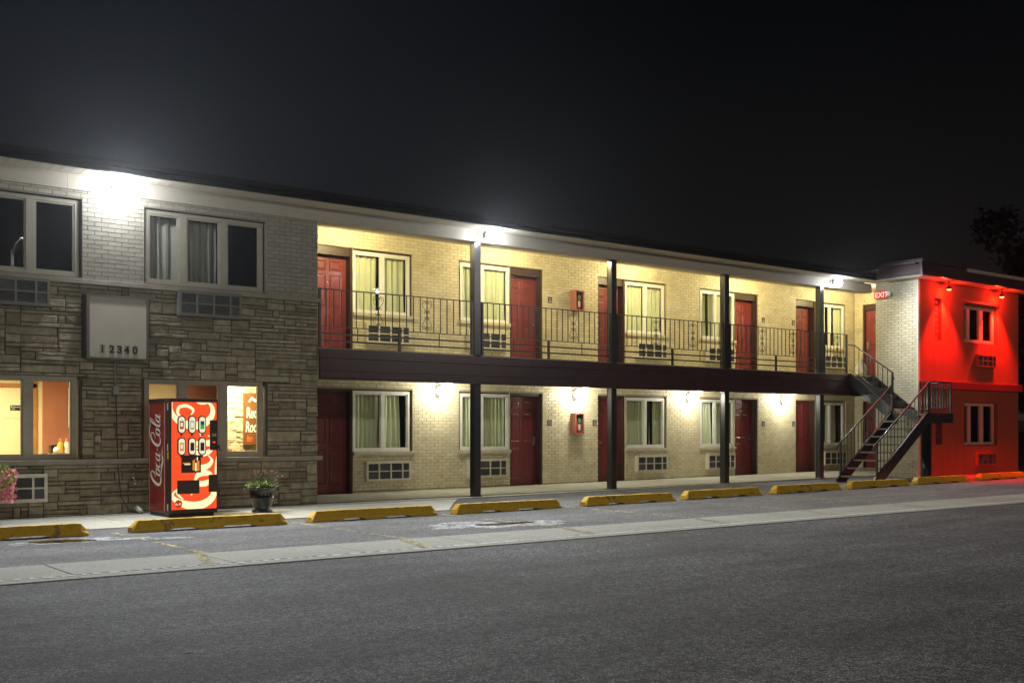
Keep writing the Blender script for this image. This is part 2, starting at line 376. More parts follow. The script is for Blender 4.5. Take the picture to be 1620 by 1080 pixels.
sheet('parking_area', -3, 36, 11.15, 17.6, .004, M['lot'])
slab = sheet('gutter_strip', -3, 36, 9.9, 11.15, .003, M['drain'])
x = -3.0; k = 0
while x < 35:                                    # concrete slabs of the strip
    w_ = 1.52+rnd.uniform(-.04,.04)
    obj('concrete_slab', sheet('concrete_slab', x+.007, x+w_-.007, 9.98, 11.14, .010+rnd.uniform(-.001,.001), M['concrete'], kind=None, parent=slab, thick=.008).data, [], slab) if False else sheet('concrete_slab', x+.006, x+w_-.006, 10.19, 11.14, .010+rnd.uniform(-.0012,.0012), M['concrete'], kind=None, parent=slab, thick=.008)
    sheet('kerb_slab', x+.004, x+w_-.004, 9.925, 10.10, .010+rnd.uniform(-.001,.001), M['concrete'], kind=None, parent=slab, thick=.008)
    x += w_
sheet('gutter_lip', -3, 36, 10.08, 10.20, .0075, M['concrete'])
# chalk-white ragged line along the strip: many short separate marks
mb = MB(); x = -3
while x < 30:
    l = rnd.uniform(.05,.16) if x < 7 else rnd.uniform(.3,.9)
    y0 = 10.105+rnd.uniform(-.006,.006); y1 = 10.185+rnd.uniform(-.008,.008)
    mb.face([(x,y0,zg(x,y0)+.0125),(x+l,y0+rnd.uniform(-.006,.006),zg(x+l,y0)+.0125),(x+l-.02,y1,zg(x+l,y1)+.0125),(x+.015,y1+rnd.uniform(-.006,.006),zg(x,y1)+.0125)])
    x += l+(rnd.uniform(.025,.06) if x < 7 else rnd.uniform(.0,.02))
obj('edge_line', mb, M['whiteline'], kind='structure')

walk = sheet('walkway', -3, 29.9, 16.90, 19.49, .010, M['drain'], thick=.01)
x = -3.0
while x < 29.5:
    w_ = 1.2; x1 = min(x+w_, 29.9)
    sheet('concrete_slab', x+.005, x1-.005, 16.905, 19.49, .022+rnd.uniform(-.0015,.0015), M['walk'], kind=None, parent=walk, thick=.02)
    x += w_
apron = sheet('apron', -3, 10.2, 14.72, 16.90, .007, M['drain'])
x = -3.0
while x < 10.1:
    x1 = min(x+1.65, 10.2)
    sheet('concrete_slab', x+.005, x1-.005, 14.72, 16.895, .014+rnd.uniform(-.0012,.0012), M['walk'], kind=None, parent=apron, thick=.01)
    x += 1.65
mb = MB(); mb.face([(10.2,14.72+0,.012),(11.1,15.9,.014),(11.9,16.9,.018),(10.2,16.9,.014)]); obj('walkway_corner', mb, M['walk'], kind='structure')
for k in range(9):                               # stall lines: worn on the asphalt, brighter on the strip
    X = 4.62+2.5*k-2.5
    mb = MB(); y = 14.1
    while y > 11.2:
        l = rnd.uniform(.12,.35); w_ = .045*rnd.uniform(.7,1)
        if rnd.random() < (.62 if k in (1,2) else .9):
            mb.face([(X-w_,y,zg(X,y)+.008),(X+w_,y,zg(X,y)+.008),(X+w_*rnd.uniform(.7,1),y-l,zg(X,y-l)+.008),(X-w_*rnd.uniform(.7,1),y-l,zg(X,y-l)+.008)])
        y -= l+.01
    for (a, b_) in ((11.12,10.75),(10.74,10.45),(10.44,10.2)):
        xa = X-.08-.28*(11.12-a)/.92; xb = X-.08-.28*(11.12-b_)/.92
        mb.face([(xa-.055,a,zg(X,a)+.0155),(xa+.055,a,zg(X,a)+.0155),(xb+.055,b_,zg(X,b_)+.0155),(xb-.055,b_,zg(X,b_)+.0155)])
    obj('stall_line', mb, M['paint'], kind='structure')
def blob(name, cx, cy_, rx, ry, dz, m, seed, n=40, ragged=.2):
    r_ = random.Random(seed); ph = [r_.uniform(0,6.28) for _ in range(6)]
    pts = []
    for i in range(n):
        a = 2*PI*i/n; k = 1+ragged*sum(math.sin((j+2)*a+ph[j])/(j+1.5) for j in range(6))
        px, py = cx+rx*k*math.cos(a), cy_+ry*k*math.sin(a); pts.append((px, py, zg(px,py)+dz))
    mb = MB(); mb.face(pts); return obj(name, mb, m, kind='structure')
blob('damp_stain', 3.98, 13.35, .62, .30, .007, M['halo'], 3, ragged=.35); blob('puddle', 3.80, 13.37, .37, .17, .011, M['wet'], 5)
blob('damp_stain', 9.15, 12.1, .95, .52, .007, M['halo'], 9, ragged=.4); blob('puddle', 9.3, 12.1, .36, .16, .011, M['wet'], 4, ragged=.35)
blob('damp_stain', 4.95, 13.0, .22, .10, .0065, M['halo'], 12, ragged=.4)

# ------------------------------------------------------------------ the building
BL = (9.0, 17.0, 0.0)
bld = thing('motel_building', 'long two-storey cream brick motel with stone-faced office end, red lit end wing and upper walkway', 'building', BL)
INV = Matrix.Translation(BL).inverted()
def part(name, mb, m, **k): return obj(name, mb, m, bld, inv=INV, **k)

def front(Y): return lambda u, d, z: (u, Y+d, z)
def side(X): return lambda u, d, z: (X+d, u, z)
def wall_body(mp, u0, u1, z0, z1, opens, d0, d1, flip=False):
    us = sorted({u0, u1, *[c for o in opens for c in o[:2] if u0 < c < u1]}); zs = sorted({z0, z1, *[c for o in opens for c in o[2:] if z0 < c < z1]})
    def solid(i, j):
        if i < 0 or j < 0 or i >= len(us)-1 or j >= len(zs)-1: return False
        cu, cz = (us[i]+us[i+1])/2, (zs[j]+zs[j+1])/2
        return not any(o[0] < cu < o[1] and o[2] < cz < o[3] for o in opens)
    mb = MB()
    for i in range(len(us)-1):
        for j in range(len(zs)-1):
            if not solid(i, j): continue
            a, b, c, d = us[i], us[i+1], zs[j], zs[j+1]
            mb.face([mp(a,d0,c),mp(b,d0,c),mp(b,d0,d),mp(a,d0,d)]); mb.face([mp(a,d1,c),mp(a,d1,d),mp(b,d1,d),mp(b,d1,c)])
            if not solid(i-1,j): mb.face([mp(a,d0,c),mp(a,d0,d),mp(a,d1,d),mp(a,d1,c)])
            if not solid(i+1,j): mb.face([mp(b,d0,c),mp(b,d1,c),mp(b,d1,d),mp(b,d0,d)])
            if not solid(i,j-1): mb.face([mp(a,d0,c),mp(a,d1,c),mp(b,d1,c),mp(b,d0,c)])
            if not solid(i,j+1): mb.face([mp(a,d0,d),mp(b,d0,d),mp(b,d1,d),mp(a,d1,d)])
    return mb
BRICKS = []     # (parent, mapper kind, u0,u1,z0,z1, d0,d1, material)
def screen_area(p0, p1, h):
    def pr(p):
        x, y = p[0], p[1]; d = .615*x+.788*y; r = .788*x-.615*y
        return 1750*r/max(d,.1), d
    (a, da), (b, db) = pr(p0), pr(p1)
    return abs(b-a)*h*1750/((da+db)/2)
def in_view(p):
    d = .615*p[0]+.788*p[1]; r = .788*p[0]-.615*p[1]
    return d > 0 and abs(1750*r/d) < 806
def bricks(parent, mp, u0, u1, z0, z1, opens, m, L_=.203, H=.0677, J=.0075, vis=lambda u, z: True, tilt=0):
    row = 0; z = z0
    while z < z1-.01:
        zt = min(z+H, z1); u = u0-(L_/2 if row % 2 else 0)-((row*.37) % 1)*.0
        while u < u1:
            a, b = max(u, u0), min(u+L_, u1); u += L_
            segs = [(a, b)]
            for o in opens:
                if zt-.004 > o[2] and z+.004 < o[3]:
                    ns = []
                    for (p, q) in segs:
                        if q <= o[0] or p >= o[1]: ns.append((p, q)); continue
                        if p < o[0]: ns.append((p, o[0]))
                        if q > o[1]: ns.append((o[1], q))
                    segs = ns
            for (p, q) in segs:
                if q-p > .03: BRICKS.append((parent, mp, p+J/2, q-J/2, z+J/2, zt-J/2, rnd.uniform(-.0022,.0018), .012, m, vis((p+q)/2, (z+zt)/2)))
        z += H; row += 1

YW = 19.5                                        # room wall
pairs = [(10.24,11.16,11.165,12.58), (15.17,16.11,13.77,15.165), (17.82,18.71,18.715,20.14), (22.735,23.66,21.36,22.73), (25.29,26.19,26.195,27.60)]
opL = []; opU = []
for d0, d1, w0, w1 in pairs:
    opL += [(d0, d1, -.2, 2.13), (w0, w1, .86, 2.13)]; opU += [(d0, d1, 2.6, 4.955), (w0, w1, 3.665, 4.955)]
acx = [(11.42,), (13.965,), (19.03,), (21.575,), (26.47,)]
for a in acx: opL.append((a[0]+.03, a[0]+1.03, .28, .64)); opU.append((a[0]+.03, a[0]+1.03, 3.08, 3.43))
bw = part('brick_wall', wall_body(front(YW), 9.07, 28.0, -.1, 5.34, opL+opU, .008, .24), M['mortar'])
def visroom(u, z):
    return not (z > 5.3) and not (2.2 < z < 2.72)
bricks(bw, front(YW), 9.07, 28.0, 0.0, 2.50, opL, M['brick'], vis=visroom)
bricks(bw, front(YW), 9.07, 28.0, 2.73, 5.34, opU, M['brick'], vis=visroom)
# side wall of the alcove with doors (X = 28)
sd = [(18.30, 19.20, -.2, 2.13), (18.30, 19.20, 2.6, 4.955)]
aw = part('brick_wall', wall_body(side(28.0), 16.9, 19.49, -.1, 5.34, sd, .010, .2), M['mortar'])
bricks(aw, side(28.0), 16.9, 19.49, .0, 2.5, sd[:1], M['brick']); bricks(aw, side(28.0), 16.9, 19.49, 2.73, 5.34, sd[1:], M['brick'])
# wing side wall (X = 25.2)
ww = part('brick_wall', wall_body(side(25.2), 15.72, 16.89, -.1, 5.10, [], .010, .2), M['mortarside'])
bricks(ww, side(25.2), 15.72, 16.89, .0, 5.10, [], M['brickside'])
mb = MB(); mb.box(25.195, 25.28, 15.66, 15.715, -.1, 5.105); part('corner_trim', mb, M['acwhite'])
mb = MB(); mb.box(25.40, 30.2, 16.89, 17.0, -.1, 5.1); mb.box(28.21,30.19,17.01,23.4,5.0,5.1); part('inner_wall', mb, M['dark'])

# office end, stone below and brick above (front plane Y = 17.03)
YS = 17.03; XS0, XS1 = -1.6, 9.06
opS = [(3.04,5.09,.865,2.10), (6.05,8.10,.865,2.10), (0.0,2.05,.865,2.10), (3.60,4.56,.28,.62)]
opB = [(3.08,5.12,3.585,4.755), (6.06,8.10,3.585,4.755), (-.0,2.05,3.585,4.755)]
opAC = [(6.62,7.58,3.13,3.44), (3.63,4.59,3.13,3.44)]
sw = part('stone_wall', wall_body(front(YS), XS0, XS1, -.1, 3.485, opS+opAC, .02, .30), M['stonejoint'])
ow = part('brick_wall', wall_body(front(YS), XS0, XS1, 3.555, 4.95, opB, .007, .30), M['mortaroff'])
bricks(ow, front(YS), XS0, XS1, 3.555, 4.95, opB, M['brickoff'], vis=lambda u, z: z < 4.88)
mb = MB(); mb.box(XS0, XS1+.06, YS-.055, YS+.3, 3.485, 3.555); part('ledge', mb, M['ledge'], bevel=.006)
lb = MB(); x = XS0
for xa in (-.3, 1.9, 3.6, 5.3, 7.2, 9.125):
    lb.box(x+.002, xa-.002, YS-.07, YS+.012, .785, .86); x = xa
part('ledge', lb, M['ledge'], bevel=.006)

# ashlar stones
STONES = []
def ashlar(u0, u1, z0, z1, opens):
    cu, cz = .105, .0613
    nx, nz = int(round((u1-u0)/cu)), int(round((z1-z0)/cz)); cu = (u1-u0)/nx; cz = (z1-z0)/nz
    used = [[False]*nz for _ in range(nx)]
    for i in range(nx):
        for j in range(nz):
            a, b, c, d = u0+i*cu, u0+(i+1)*cu, z0+j*cz, z0+(j+1)*cz
            for o in opens:
                if a < o[1]-.05 and b > o[0]+.05 and c < o[3]-.03 and d > o[2]+.03: used[i][j] = True
    for j in range(nz):
        i = 0
        while i < nx:
            if used[i][j]: i += 1; continue
            h = rnd.choices((1,2,3), (5,5,.35))[0]
            w = rnd.randint(2,8) if h == 1 else rnd.choice((1,2,2,3,3,4,5,6))
            ww_ = 0
            while ww_ < w and i+ww_ < nx and not used[i+ww_][j]: ww_ += 1
            hh = 1
            while hh < h and j+hh < nz and all(not used[i+q][j+hh] for q in range(ww_)): hh += 1
            if i+ww_ < nx and not used[i+ww_][j] and (i+ww_+1 >= nx or used[i+ww_+1][j]) : ww_ += 1
            hh = max(1, hh)
            ok = all(not used[i+q][j+r] for q in range(ww_) for r in range(hh))
            if not ok: hh = 1
            for q in range(ww_):
                for r in range(hh): used[i+q][j+r] = True
            a, b, c, d = u0+i*cu, u0+(i+ww_)*cu, z0+j*cz, z0+(j+hh)*cz
            for o in opens:                      # snap to the opening edges
                if c < o[3]-.02 and d > o[2]+.02:
                    if abs(a-o[1]) < .06 or (a < o[1] < b and o[1]-a < .06): a = o[1]
                    if abs(b-o[0]) < .06 or (a < o[0] < b and b-o[0] < .06): b = o[0]
                if a < o[1]-.02 and b > o[0]+.02:
                    if abs(c-o[3]) < .035: c = o[3]
                    if abs(d-o[2]) < .035: d = o[2]
            if b-a > .03 and d-c > .02:
                g = .006; STONES.append((a+g, b-g+rnd.uniform(-.004,.003), c+.005, d-.005+rnd.uniform(-.003,.002), rnd.uniform(-.016,.012)))
            i += ww_
ashlar(XS0, XS1, 0.0, .785, [o for o in opS]+opAC)
ashlar(XS0, XS1, .86, 3.485, [(3.04-.03,5.09+.03,.86,2.10), (6.02,8.13,.86,2.10), (-.03,2.08,.86,2.10), (5.12,6.06,2.39,3.33), (6.59,7.61,3.10,3.47), (3.60,4.62,3.10,3.47)])
def stone_mesh(seed):
    r_ = random.Random(seed); mb = MB(); nu, nv = 5, 3
    us = [0, .06]+[(k/(nu-1)) for k in range(1, nu-1)]+[.94, 1]; vs = [0, .12, .5, .88, 1]
    for i, u in enumerate(us):
        for j, v in enumerate(vs):
            e = i in (0, len(us)-1) or j in (0, len(vs)-1)
            uu = u+(0 if e else r_.uniform(-.02,.02))
            y = (.55 if e else r_.uniform(-.30,.28)); y = y if not e else y+r_.uniform(-.15,.15)
            mb.v.append((uu, y, v))
    n = len(vs)
    for i in range(len(us)-1):
        for j in range(n-1): mb.f.append((i*n+j, (i+1)*n+j, (i+1)*n+j+1, i*n+j+1)); mb.m.append(0); mb.sm.append(False)
    b0 = len(mb.v); mb.v += [(0,2.6,0),(1,2.6,0),(1,2.6,1),(0,2.6,1)]
    L0 = [i*n for i in range(len(us))]; L1 = [i*n+n-1 for i in range(len(us))]; Lf = list(range(n)); Lr = [(len(us)-1)*n+j for j in range(n)]
    for f in (L0[::-1]+[b0, b0+1], L1+[b0+2, b0+3], Lf+[b0+3, b0], Lr[::-1]+[b0+1, b0+2]): mb.f.append(tuple(f)); mb.m.append(0); mb.sm.append(False)
    return mb
SM = [stone_mesh(100+i) for i in range(14)]; SMm = [s.mesh('stone', M['stone']) for s in SM]
key = []
for s in STONES:
    c = ((s[0]+s[1])/2, YS, (s[2]+s[3])/2)
    ar = screen_area((s[0], YS), (s[1], YS), s[3]-s[2]) if in_view(c) else 0
    if 6.05 < c[0] < 7.0 and c[2] < 1.9: ar *= .2
    key.append(ar)
order = sorted(range(len(STONES)), key=lambda i: -key[i]); mass = MB()
for n_, i in enumerate(order):
    a, b, c, d, pr = STONES[i]; k = rnd.randrange(14)
    if n_ < 298:
        o = bpy.data.objects.new('stone', SMm[k]); link(o, sw); o.location = (a, YS+pr, c); o.scale = (b-a, .017, d-c)
    else:
        n0 = len(mass.v)
        mass.v += [(a+v[0]*(b-a), YS+pr+v[1]*.017, c+v[2]*(d-c)) for v in SM[k].v]
        mass.f += [tuple(n0+q for q in f) for f in SM[k].f]; mass.m += SM[k].m; mass.sm += SM[k].sm
obj('stonework', mass, M['stone'], sw, kind='stuff')

# bricks: the 298 that show largest are objects, the rest one mass per wall
ub = MB(); e = .03
ub.v = [(0,0.25,0),(1,0.25,0),(1,0.25,1),(0,0.25,1),(.012,0,.04),(.988,0,.04),(.988,0,.96),(.012,0,.96),(0,1,0),(1,1,0),(1,1,1),(0,1,1)]
ub.f = [(4,5,6,7),(0,1,5,4),(1,2,6,5),(2,3,7,6),(3,0,4,7),(0,8,9,1),(1,9,10,2),(2,10,11,3),(3,11,8,0)]; ub.m = [0]*9; ub.sm = [False]*9
ubm = {}
ar = []
for B in BRICKS:
    p0, p1 = B[1](B[2], 0, 0), B[1](B[3], 0, 0)
    ar.append(screen_area(p0, p1, B[5]-B[4]) if B[9] and in_view(p0) and in_view(p1) else 0)
order = sorted(range(len(BRICKS)), key=lambda i: -ar[i]); single = set(order[:298]); masses = {}
for i, B in enumerate(BRICKS):
    par, mp, a, b, c, d, pr, dep, m, _ = B
    sidew = mp(0,1,0)[0]-mp(0,0,0)[0] > .5
    if i in single and not sidew:
        if m.name not in ubm: ubm[m.name] = ub.mesh('brick', m)
        o = bpy.data.objects.new('brick', ubm[m.name]); link(o, par); o.location = mp(a, pr, c); o.scale = (b-a, dep+.004, d-c)
    else:
        mm = masses.setdefault((par.name, m.name), (MB(), par, m))[0]; n0 = len(mm.v)
        mm.v += [mp(a+v[0]*(b-a), pr+v[1]*(dep+.004), c+v[2]*(d-c)) for v in ub.v]
        mm.f += [tuple(n0+q for q in (f[::-1] if sidew else f)) for f in ub.f]; mm.m += ub.m; mm.sm += ub.sm
for (mm, par, m) in masses.values(): obj('brickwork', mm, m, par, kind='stuff')

# shell, floors, partitions (dark inside)
mb = MB()
mb.box(XS0, 30.2, 23.5, 23.7, -.1, 5.1); mb.box(XS0-.2, XS0-.005, YS, 23.7, -.1, 5.1); mb.box(30.2, 30.4, 15.9, 23.7, -.1, 5.1)
mb.box(XS0, 28.0, 19.75, 23.5, 2.45, 2.7); mb.box(XS0, 9.0, 17.34, 19.74, 2.45, 2.7); mb.box(9.0-.14, 9.065, 17.35, 19.5, -.1, 5.34)
mb.box(9.07, 28.2, 20.6, 20.7, -.1, 5.1)
part('inner_shell', mb, M['dark'])
mb = MB(); mb.box(XS0, 9.0, 18.4, 18.5, 2.71, 5.1); part('partition', mb, M['dark'])

# main beam, soffit boards, ceiling, roof
mb = MB(); x = XS0
for xa in (0.9, 4.9, 9.04, 12.6, 16.15, 19.7, 23.2, 25.19):
    mb.box(x+.0015, xa-.0015, 17.0, 17.28, 4.88, 5.11); x = xa
part('beam', mb, M['beam'])
mb = MB(); mb.box(XS0, 9.06, 17.28, 17.4, 4.88, 5.1); mb.box(9.066, 28.0, 17.29, 19.49, 5.315, 5.36); mb.box(9.066, 25.2, 17.24, 17.285, 5.255, 5.36); mb.box(9.066, 25.2, 17.24, 17.285, 5.115, 5.205); part('walkway_ceiling', mb, M['ceiling'])
mb = MB(); x = 9.08
while x < 25: mb.box(x, x+.19, 17.29, 19.48, 5.303, 5.3145); x += .2
part('ceiling_boards', mb, M['ceiling'], kind='stuff')
mb = MB(); mb.box(XS0-.4, 24.78, 16.57, 17.02, 5.125, 5.2); mb.box(24.74, 30.8, 15.27, 16.6, 5.125, 5.2); mb.box(24.74, 25.3, 16.6, 17.0, 5.125, 5.2)
soff = part('soffit', mb, M['soffitgap'])
x = XS0-.4; bm_ = MB().box(0,.142,0,.43,0,.012).mesh('soffit_board', M['soffit'])
while x < 24.6:
    o = bpy.data.objects.new('soffit_board', bm_); link(o, soff); o.location = (x, 16.58, 5.112+rnd.uniform(-.001,.001)); x += .150
y = 15.29; sm_ = MB().box(0,.44,0,.142,0,.012).mesh('soffit_board', M['soffit'])
while y < 16.9:
    o = bpy.data.objects.new('soffit_board', sm_); link(o, soff); o.location = (24.765, y, 5.112); y += .150
x = 25.22; bm2 = MB().box(0,.142,0,.39,0,.012).mesh('soffit_board', M['soffit'])
while x < 30.7:
    o = bpy.data.objects.new('soffit_board', bm2); link(o, soff); o.location = (x, 15.285, 5.112); x += .150
mb = MB()                                        # plum metal mansard and its drip edge
def fasc(x0, x1, y, T=5.54):
    xx = x0
    while xx < x1:
        xe = min(xx+3.05, x1); mb.prism([(y,5.12),(y-.012,5.125),(y-.012,5.14),(y,5.145),(y+.02,T-.11),(y+.06,T-.10),(y+.06,5.12)], xx+.002, xe-.002, 'x'); xx = xe
fasc(XS0-.42, 24.70, 16.55, 5.31)
part('roof_fascia', mb, M['roofdark']); mb = MB()
fasc(24.72, 30.8, 15.25)
mb.prism([(24.74,5.12),(24.728,5.125),(24.728,5.14),(24.74,5.145),(24.76,5.43),(24.80,5.44),(24.80,5.12)], 15.32, 16.5, 'y')
part('roof_fascia', mb, M['roofmetal'])
mb = MB(); mb.box(XS0-.42, 24.70, 16.545, 16.70, 5.215, 5.30); part('roof_cap', mb, M['roofdark'], bevel=.008)
mb = MB(); mb.box(24.715, 26.75, 15.245, 15.42, 5.445, 5.54); mb.box(24.715, 24.87, 15.42, 16.545, 5.445, 5.54)
part('roof_cap', mb, M['roofmetal'], bevel=.008)
mb = MB(); mb.box(26.76, 30.85, 15.235, 15.42, 5.37, 5.46); part('roof_cap', mb, M['capbeige'], bevel=.006, label='beige metal roof cap')
mb = MB(); mb.box(XS0-.4, 24.7, 16.71, 17.29, 5.21, 5.25); mb.box(XS0-.4, 24.7, 17.292, 23.9, 5.38, 5.44); mb.box(XS0-.4, 9.06, 17.20, 17.29, 5.0, 5.38); mb.box(24.705, 30.8, 15.43, 23.9, 5.40, 5.44); part('roof', mb, M['rooftar'])

# balcony deck and maroon fascia
mb = MB(); mb.box(9.07, 28.0, 17.07, 19.495, 2.50, 2.60); mb.box(24.2, 25.19, 16.98, 17.07, 2.55, 2.72); part('walkway_underside', mb, M['ceiling'])
mb = MB(); mb.box(9.07, 28.0, 17.04, 19.49, 2.605, 2.722); part('balcony_deck', mb, M['concrete'])
mb = MB(); x = 9.075
for xa in (12.5, 16.05, 19.6, 23.15, 24.22):
    mb.prism([(17.03,2.17),(16.915,2.17),(16.915,2.185),(16.945,2.20),(16.945,2.315),(16.915,2.322),(16.915,2.335),(16.965,2.337),(16.965,2.535),(16.935,2.545),(16.935,2.556),(16.99,2.558),(16.99,2.70),(17.03,2.70)], x+.001, xa-.001, 'x'); x = xa
mb.box(24.225, 25.18, 16.96, 17.06, 2.17, 2.50)
part('balcony_fascia', mb, M['maroon'])
# wide-flange columns
for X in (12.47, 16.03, 19.585, 23.14):
    for (z0, z1) in ((zg(X,17.1), 2.49), (2.70, 4.88)):
        mb = MB(); mb.box(X-.075, X+.075, 17.04, 17.054, z0, z1); mb.box(X-.075, X+.075, 17.176, 17.19, z0, z1); mb.box(X-.07, X+.07, 17.055, 17.175, z0+.001, z1-.001)
        mb.box(X-.10, X+.10, 17.032, 17.21, z0+.022 if z0 < 1 else z0+.023, z0+.035)
        part('column', mb, M['steel'], bevel=.004)

# doors
def make_door(mp, u0, u1, z0, zt, d, leafm, lever=None, peep=True, wide_frame=False):
    """opening u0..u1 from z0 to zt; leaf recessed by d. mp maps (u, depth, z)."""
    def bx(mb, a, b, c, dd, e_, f):
        p, q = mp(a, c, e_), mp(b, dd, f); mb.box(min(p[0],q[0]), max(p[0],q[0]), min(p[1],q[1]), max(p[1],q[1]), e_, f)
    f = .045; top = z0+2.055
    mb = MB(); bx(mb, u0+f, u1-f, d, d+.045, z0, top)
    door = part('door', mb, leafm)
    fr = MB(); bx(fr, u0, u0+f-.002, .03, d+.10, z0, zt); bx(fr, u1-f+.002, u1, .03, d+.10, z0, zt); bx(fr, u0+f, u1-f, .05, d+.10, top+.004, zt)
    bx(fr, u0, u1, d-.02, d+.1, z0-.02, z0+.012)
    obj('door_frame', fr, M['doorframe'], door)
    W_ = u1-u0-2*f; H_ = top-z0
    cols = [(.13,.45),(.55,.87)]; rows = [(.855,.955),(.50,.82),(.10,.435)]
    for (ra, rb) in rows:
        for (ca, cb) in cols:
            a, b = u0+f+ca*W_, u0+f+cb*W_; c, e_ = z0+ra*H_, z0+rb*H_
            pm = MB(); s = .028
            def ring(k, dep): return [mp(a+k, d+dep, c+k), mp(b-k, d+dep, c+k), mp(b-k, d+dep, e_-k), mp(a+k, d+dep, e_-k)]
            R = [ring(0, .0), ring(.008, -.009), ring(.02, -.002), ring(.02+s, -.012)]
            for q in range(3):
                for r_ in range(4): pm.face([R[q][r_], R[q][(r_+1) % 4], R[q+1][(r_+1) % 4], R[q+1][r_]])
            pm.face(R[3]); obj('panel', pm, leafm, door)
    if peep:
        p = mp((u0+u1)/2, d-.004, z0+1.52); pm = MB(); pm.tube([p, mp((u0+u1)/2, d+.01, z0+1.52)], .011, 8); obj('peephole', pm, M['chrome'], door)
    if lever:
        um = u1-f-.075 if lever > 0 else u0+f+.075; hb = MB()
        bx(hb, um-.03, um+.03, d-.03, d, z0+.93, z0+1.14); bx(hb, um-.022, um+.022, d-.045, d-.031, z0+1.07, z0+1.125)
        hb.tube([mp(um, d-.02, z0+.985), mp(um, d-.07, z0+.985), mp(um-lever*.11, d-.075, z0+.985)], .010, 8)
        obj('handle', hb, M['chrome'], door, bevel=.003)
    return door
for i, (d0, d1, w0, w1) in enumerate(pairs):
    lev = 1 if i in (1, 3) else -1
    z0 = zg((d0+d1)/2, 19.5)+.02 if i > 2 else .02
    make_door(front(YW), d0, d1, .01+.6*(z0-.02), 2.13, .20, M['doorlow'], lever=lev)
    make_door(front(YW), d0, d1, 2.725, 4.955, .20, M['door'], lever=lev)
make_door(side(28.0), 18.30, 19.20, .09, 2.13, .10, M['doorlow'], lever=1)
make_door(side(28.0), 18.30, 19.20, 2.725, 4.955, .10, M['door'], lever=1)

# windows
def make_window(w0, w1, z0, z1, Y, panes, fm, fw=.055, rec=.03, gl='glass', back=.08):
    """panes = [(u0,u1)] glass extents; frame fills the rest."""
    mb = MB(); pz0, pz1 = z0+fw, z1-fw
    mb.box(w0, w1, Y+rec, Y+rec+back, z0, pz0); mb.box(w0, w1, Y+rec, Y+rec+back, pz1, z1)
    edges = [w0]+[c for p in panes for c in p]+[w1]
    for i in range(0, len(edges), 2): mb.box(edges[i], edges[i+1], Y+rec+.001, Y+rec+back-.001, pz0+.001, pz1-.001)
    win = part('window', mb, fm)
    for (a, b) in panes:
        sb = MB(); s = .026; y0, y1 = Y+rec+.014, Y+rec+.05
        sb.box(a+.0005, b-.0005, y0, y1, pz0+.0005, pz0+s); sb.box(a+.0005, b-.0005, y0, y1, pz1-s, pz1-.0005); sb.box(a+.0005, a+s, y0, y1, pz0+s, pz1-s); sb.box(b-s, b-.0005, y0, y1, pz0+s, pz1-s)
        obj('sash', sb, fm, win)
        g = MB(); yy = Y+rec+.034; g.face([(a+s,yy,pz0+s),(b-s,yy,pz0+s),(b-s,yy,pz1-s),(a+s,yy,pz1-s)]); obj('pane', g, M[gl], win)
    return win
WIN = []
for i, (d0, d1, w0, w1) in enumerate(pairs):
    mid = (w0+w1)/2 if i % 2 == 0 else w0+(w1-w0)*.455
    for z0, z1, ot in ((.862, 2.095, 2.13), (3.667, 4.915, 4.955)):
        a, b = (w0+.006, w1-.05) if i % 2 == 0 else (w0+.05, w1-.006)
        make_window(a, b, z0, z1, YW, [(a+.05, mid-.035), (mid+.035, b-.05)], M['white'], fw=.05)
        h = MB(); h.box(a, b, YW+.05, YW+.2, z1+.002, ot); h.box(a-.05 if i % 2 else b+.001, a-.001 if i % 2 else b+.05, YW+.06, YW+.2, z0, ot); part('window_head', h, M['doorframe'])
        s = MB(); s0, s1 = (w0-.02, w1+.05) if i % 2 == 0 else (w0-.06, w1-.0); s.box(s0+.02, s1, YW-.05, YW+.025, z0-.068, z0-.002); part('window_sill', s, M['sill'], bevel=.005)
        WIN.append((i, z0, z1, a, b, mid))
for (w0, w1, z0, z1, fm, gl) in ((3.04,5.09,.867,2.10,'taupeframe','glassclear'), (6.05,8.10,.867,2.10,'taupeframe','glassclear'), (0,2.05,.867,2.10,'taupeframe','glassclear'),
                             (3.08,5.12,3.588,4.735,'taupeframe','glass'), (6.06,8.10,3.588,4.735,'taupeframe','glass'), (0,2.05,3.588,4.735,'taupeframe','glass')):
    u = w0; make_window(w0+.03, w1-.03, z0, z1, YS, [(u+.085,u+.575),(u+.70,u+1.26),(u+1.38,u+1.95)], M[fm], fw=.055, rec=.06)
mb = MB()
for w0, w1 in ((3.08,5.12),(6.06,8.10)): mb.box(w0, w1, YS+.10, YS+.3, 4.737, 4.755)
part('window_head', mb, M['signframe'])

# red-lit wing (Y = 15.68)
YR = 15.68
opW = [(25.97,26.30,3.60,4.68), (27.36,29.06,3.62,4.62), (27.95,28.87,2.995,3.32)]
opW2 = [(26.02,26.33,.93,1.48), (27.40,29.07,.88,2.04), (28.0,28.9,.36,.70)]
mb = wall_body(front(YR), 25.28, 30.2, 2.545, 5.11, opW, 0, .22)
wing = part('stucco_wall', mb, M['stucco'])
mb = wall_body(front(YR+.002), 25.28, 30.2, -.1, 2.545, opW2, 0, .22); part('stucco_wall', mb, M['stucco'])
mb = MB(); mb.box(25.26, 30.26, YR-.088, YR-.001, 2.36, 2.55); part('string_course', mb, M['redband'], bevel=.006)
mb = MB()
for X in (25.95, 26.35, 27.33, 29.09): mb.box(X-.004, X+.004, YR-.003, YR+.02, 2.56, 3.58 if X in (25.95,26.35,27.33,29.09) else 5.1)
for X in (26.345, 27.38): mb.box(X-.004, X+.004, YR-.003, YR+.02, .05, .85)
part('control_joint', mb, M['stuccojoint'])
